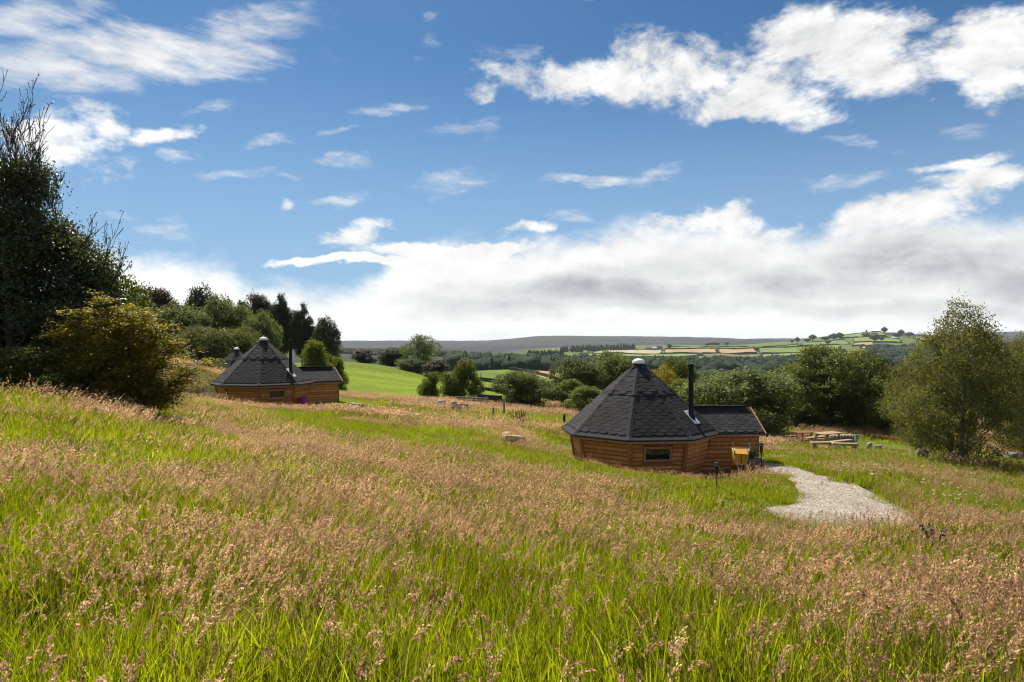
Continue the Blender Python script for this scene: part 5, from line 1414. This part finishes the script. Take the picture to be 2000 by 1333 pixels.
rock(696, 36, .80, .55, .46, 'flat topped boulder right of the middle cabin porch', seed=2, flat=.42, lift=.14)
rock(862, 43, .55, .5, .50, 'upright pale stone in the meadow, left of two by the dark bush', seed=3, flat=.7, lift=.08)
rock(897, 42, .95, .5, .34, 'long grey stone slab in the meadow below the dark bush', seed=4, flat=.4, rz=.2, lift=.14)
rock(888, 43.5, .40, .35, .46, 'small stone behind the long grey slab', seed=5, flat=.5, lift=.12)
rock(1006, 23.2, .82, .5, .27, 'tan sandstone boulder on the grass left of the nearest cabin', M_stone_tan, 6, -.25, .45, lift=.10)
rock(990, 23.8, .34, .3, .26, 'small pale stone beside the tan sandstone boulder', M_stone_tan, 7, lift=.12)
rock(1803, 31, .42, .4, .36, 'dark round stone left of the birch stems', M_trough, 8, flat=.8, lift=.12)
rock(1697, 35.2, .26, .24, .2, 'pale stone right of the round sign', M_stone, 9, lift=.12)
rock(1716, 34.6, .34, .22, .14, 'low pale stone at the edge of the picnic lawn', M_stone, 10, lift=.12)
rock(1978, 32.5, .8, .5, .3, 'dark stones at the foot of the right hand birch', M_trough, 12, lift=.12)

def rail():
    p = at(924, 53); o = empty('log_rail', (p.x, p.y, p.z), .05); tag(o, 'low weathered log rail in front of the broad dark bush', 'rail')
    for z, x0, x1, dy in ((.62, -1.35, 1.2, 0.), (.42, -1.0, 1.3, .12)): MB().tube([(x0,dy,z+.05),(0,dy,z),(x1,dy,z-.07)], [.07,.065,.06], 8).build('pole', M_oldwood, o, smooth=True)
    for x in (-1.1, .1, 1.1): MB().tube([(x,.06,-.2),(x,.06,.70)], .06, 8).build('post', M_oldwood, o, smooth=True)
rail()
def post(px, d, h, r, lab, mat):
    p = at(px, d); o = MB().tube([(0,0,-.2),(.01,0,h*.5),(.02,0,h)], [r,r*.97,r*.93], 10).build('wooden_post', mat, None, smooth=True, loc=tuple(p)); tag(o, lab, 'post', 'posts standing in the meadow')
post(963, 32, 1.02, .05, 'thin grey post in the open meadow, nearer of two', M_oldwood); post(984, 40, .95, .055, 'thin grey post in the meadow near the willow bush', M_oldwood)
def brush():
    p = at(1010, 36); o = empty('brush_heap', (p.x, p.y, p.z)); tag(o, 'small heap of red brown branches in the meadow behind the tan boulder', 'brush heap'); r = random.Random(2)
    for k in range(14): a = r.random()*6.28; MB().tube([(r.uniform(-.3,.3), r.uniform(-.2,.2), .05+r.random()*.2), (math.cos(a)*.5, math.sin(a)*.4, .45+r.random()*.45)], [.035,.012], 5).build('branch', M_redwood, o)
brush()
def picnic(px, d, rz, lab, mat, L=1.6):
    p = at(px, d); o = empty('picnic_table', (p.x, p.y, p.z), rz); tag(o, lab, 'picnic table', 'benches and tables on the lawn')
    for k in range(4): MB().box((0,-.27+.18*k,.74), (L,.16,.045)).build('top_board', mat, o, bevel=.006)
    for s in (-1, 1):
        for k in range(2): MB().box((0,s*(.68+.15*k),.44), (L,.135,.045)).build('seat_board', mat, o, bevel=.006)
        for q in (-1, 1): MB().bar((s*L*.32,q*.25,.71), (s*L*.32,q*.68,-.05), .05, .09).build('leg', mat, o)
        MB().box((s*L*.32+.052,0,.40), (.045,1.65,.09)).build('cross_beam', mat, o)
picnic(1576, 39, .2, 'red brown picnic table at the left end of the lawn under the willow', M_redwood, 1.5)
picnic(1617, 35.5, .5, 'pale timber picnic table in the middle of the picnic lawn', M_newwood, 1.5)
def woodpile():
    p = at(1643, 42); o = empty('log_pile', (p.x, p.y, p.z), .1); tag(o, 'stacked log pile at the back of the picnic lawn beneath the oak', 'log pile'); r = random.Random(5)
    for j in range(4):
        for k in range(9-j%2): MB().tube([(-.9+.21*k+(j % 2)*.1,-.3,.10+.18*j),(-.9+.21*k+(j % 2)*.1,.3,.10+.18*j)], .085+r.uniform(0,.02), 9).build('log', M_oldwood, o)
woodpile()
def bench(px, d, rz, lab):
    p = at(px, d); o = empty('log_bench', (p.x, p.y, p.z), rz); tag(o, lab, 'bench', 'benches and tables on the lawn')
    MB().box((0,0,.36), (1.15,.30,.10)).build('seat', M_newwood, o, bevel=.02)
    for s in (-1, 1): MB().tube([(s*.4,0,-.1),(s*.4,0,.31)], .11, 10).build('leg', M_newwood, o)
bench(1606, 33.2, .1, 'low pale log bench in front of the pale picnic table'); bench(1650, 32.8, -.2, 'low pale log bench right of the pale picnic table')
def sign():
    p = at(1674, 34.6); o = empty('small_sign', (p.x, p.y, p.z)); tag(o, 'small white sign with a dark oval beside the picnic lawn', 'sign')
    MB().tube([(0,.03,-.2),(0,.03,.55)], .025, 8).build('post', M_oldwood, o); b = MB().box((0,0,.60), (.27,.02,.26)).build('board', M_white, o, bevel=.005)
    for r0, r1, m, nm, y in ((.085,.105,M_navy,'oval_mark',-.0125), (.035,.055,M_white,'oval_centre',-.0145)):
        n = 24; v = [(r0*math.cos(2*math.pi*k/n), y, .60+r1*math.sin(2*math.pi*k/n)) for k in range(n)]; v += [(x, y+.003, z) for x, yy, z in v]
        MB().raw(v, [tuple(range(n)), tuple(range(2*n-1, n-1, -1))]+[(k, n+k, n+(k+1) % n, (k+1) % n) for k in range(n)]).build(nm, m, b)
sign()
SAND = [(wx(px, d), d) for px, d in [(1895,35.2),(1940,35.0),(1985,35.3),(2010,36.5),(1975,38.2),(1925,38.2),(1893,37)]]
drape('sand_patch', SAND, M_sand, .10, .4, jitter=.3)
def thistle(px, d, h, lab, seed):
    p = at(px, d); o = empty('thistle', (p.x, p.y, p.z)); tag(o, lab, 'thistle', 'purple thistles by the path'); r = random.Random(seed)
    mb = MB(); hd = []
    for k in range(4):
        a = r.random()*6.28; e = Vector((math.cos(a)*.14, math.sin(a)*.14, h*(.8+.25*r.random()))); mb.tube([(0,0,0),(e.x*.3,e.y*.3,e.z*.6),e], [.009,.007,.005], 5); hd.append(e)
        for j in range(5): t = .25+.14*j; q = e*t; b = r.random()*6.28; mb.raw([q, q+Vector((math.cos(b)*.06, math.sin(b)*.06, .04)), q+Vector((math.cos(b)*.13, math.sin(b)*.13, -.01)), q+Vector((math.cos(b+.4)*.06, math.sin(b+.4)*.06, -.02))], [(0,1,2,3)])
    mb.build('stem', M_thistle, o)
    for e in hd: MB().lathe([(.006,-.03),(.022,-.012),(.018,.008),(.028,.03),(.012,.036)], 8, c=tuple(e)).build('flower', M_purple, o, smooth=True)
thistle(1812, 13.8, .42, 'purple thistle in the tan grass, left of two', 1); thistle(1832, 13.3, .42, 'purple thistle in the tan grass, right of two', 2)

# loose stones on the gravel and along its edges
def pebbles():
    r = np.random.default_rng(12); P = np.array(PATH); n = 5200; x = r.uniform(P[:, 0].min()-.3, P[:, 0].max()+.3, n); y = r.uniform(P[:, 1].min()-.3, P[:, 1].max()+.3, n)
    edge = seg_dist(x, y, PATH+PATH[:1]); ins = in_poly(x, y, PATH); k = (ins & (r.random(n) < .55)) | (~ins & (edge < .25) & (r.random(n) < .6)); x, y = x[k], y[k]; n = len(x)
    o8 = np.array([(1,0,0),(0,1,0),(-1,0,0),(0,-1,0),(0,0,.8),(0,0,-.8)], float); f8 = np.array([(0,1,4),(1,2,4),(2,3,4),(3,0,4),(1,0,5),(2,1,5),(3,2,5),(0,3,5)])
    s = (.008+.014*r.random(n)**3)[:, None, None]; v = o8[None]*s*(.7+.6*r.random((n, 6, 1))); a = r.random(n)*6.28; c, q = np.cos(a)[:, None], np.sin(a)[:, None]
    v = np.stack([v[:, :, 0]*c-v[:, :, 1]*q, v[:, :, 0]*q+v[:, :, 1]*c, v[:, :, 2]], 2)+np.stack([x, y, height(x, y)+.056], 1)[:, None]
    m, g, b = new_mat('loose_gravel'); ri = g.add('ShaderNodeNewGeometry').outputs['Random Per Island']
    g.l.new(g.ramp(ri, [(0, (.13,.105,.08)), (.5, (.33,.28,.22)), (1, (.52,.47,.40))]), b.inputs['Base Color']); b.inputs['Roughness'].default_value = .9
    o = link('loose_gravel', mesh_np('loose_gravel', v.reshape(-1, 3), (f8[None]+(np.arange(n)*6)[:, None, None]).reshape(-1, 3)), m); tag(o, 'loose pale stones scattered over the gravel path', 'gravel', None, 'stuff')
pebbles()
# poles and walls in the middle distance
def pole(px, d, top, lab):
    p = at(px, d); h = wz(top, d)-p.z; o = empty('utility_pole', tuple(p)); tag(o, lab, 'pole', 'wooden poles in the green field')
    MB().tube([(0,0,-.5),(0,0,h)], [.16,.11], 8).build('shaft', M_bark, o); MB().box((0,-.12,h-.35), (1.3,.1,.1)).build('cross_arm', M_bark, o)
pole(939, 250, 729, 'left wooden pole in the green field behind the dark bush'); pole(985, 250, 733, 'right wooden pole in the green field behind the dark bush')
def stone_wall(pts, h, w, lab):
    mb = MB(); q = [at(px, d) for px, d in pts]
    for a, b in zip(q, q[1:]):
        n = max(1, int((b-a).length/6))
        for i in range(n):
            u, v = a.lerp(b, i/n), a.lerp(b, (i+1)/n); u.z = hz(u.x, u.y); v.z = hz(v.x, v.y); hh = h*(.85+.3*random.random())
            mb.bar(u+Vector((0,0,hh/2)), v+Vector((0,0,hh/2)), w, hh+.2)
    tag(mb.build('stone_wall', M_wall, None), lab, 'wall', 'dry stone walls in the valley')
random.seed(8)
stone_wall([(935,58),(978,57)], .75, .5, 'short dark stone wall between the dark bush and the willow bush')
stone_wall([(920,190),(985,186),(1060,182)], .9, .6, 'dark stone wall along the bottom of the far green field')
stone_wall([(995,318),(1040,300),(1075,280),(1110,262)], 1.3, .8, 'dark stone wall slanting down the right side of the far green field')
stone_wall([(940,125),(990,122)], .55, .5, 'low grey wall crossing the green field beside the dark bush')

def barn(px, d, w, dep, h, rh, lab, roof, rz=0., cat='farm building', wins=0):
    p = at(px, d); o = empty('farm_building', (p.x, p.y, p.z+1.5), rz); tag(o, lab, cat, 'far farm buildings')
    MB().box((0,0,h/2-1), (w,dep,h+2)).build('wall', M_farmwall, o)
    v = [(-w/2-.6,-dep/2-.6,h),(w/2+.6,-dep/2-.6,h),(w/2+.6,dep/2+.6,h),(-w/2-.6,dep/2+.6,h),(-w/2-.6,0,h+rh),(w/2+.6,0,h+rh)]
    MB().raw(v, [(0,1,5,4),(2,3,4,5),(0,4,3),(1,2,5),(3,2,1,0)]).build('roof', roof, o)
    for k in range(wins): wn = MB().box((-w/2+w*(k+.5)/wins,-dep/2-.04,h*.55), (1.3,.12,1.7)).build('window', M_pane, o)
barn(1270, 2060, 26, 12, 5, 5, 'long grey shed of the far farm, left end', M_roofgrey, .1, wins=3); barn(1287, 2080, 20, 13, 7, 6, 'grey barn of the far farm, right of the long shed', M_roofgrey, -.1, wins=2); barn(1278, 2040, 13, 9, 4, 4, 'small pale roofed shed in front of the far farm', M_whiteroof, 0, wins=1)
barn(1690, 2330, 24, 12, 8, 6, 'farmhouse with grey roof on the slope of the rounded hill', M_roofgrey, 0, wins=4); barn(1708, 2340, 18, 12, 6, 5, 'stone barn right of the hill farmhouse', M_roofgrey, .1, wins=2); barn(1748, 2240, 22, 10, 4, 3.5, 'low pale roofed barn among trees on the far hill', M_whiteroof, .0, wins=2)
def cairn():
    p = at(1692, 2600); o = MB().lathe([(4,-1),(3.6,2),(2.6,6),(2.0,8.5),(.8,10)], 9).build('summit_cairn', M_wall, None, loc=tuple(p)); tag(o, 'tiny stone cairn on top of the rounded far hill', 'cairn')
cairn()

# ------------------------------------------------------------------ air
def haze():
    b = 9990; o = MB().box((0, 0, 5), (2*b, 2*b, 2*105)).build('haze', None); o['kind'] = 'stuff'; o['label'] = 'thin blue haze over the valley and the moor'
    m = bpy.data.materials.new('thin_air'); m.use_nodes = True; t = m.node_tree; t.nodes.clear(); out = t.nodes.new('ShaderNodeOutputMaterial'); v = t.nodes.new('ShaderNodeVolumePrincipled')
    v.inputs['Color'].default_value = (.74,.86,1.0,1); v.inputs['Density'].default_value = HAZE; v.inputs['Anisotropy'].default_value = .0
    t.links.new(v.outputs[0], out.inputs['Volume']); o.data.materials.clear(); o.data.materials.append(m)
HAZE = 4.6e-5
haze()
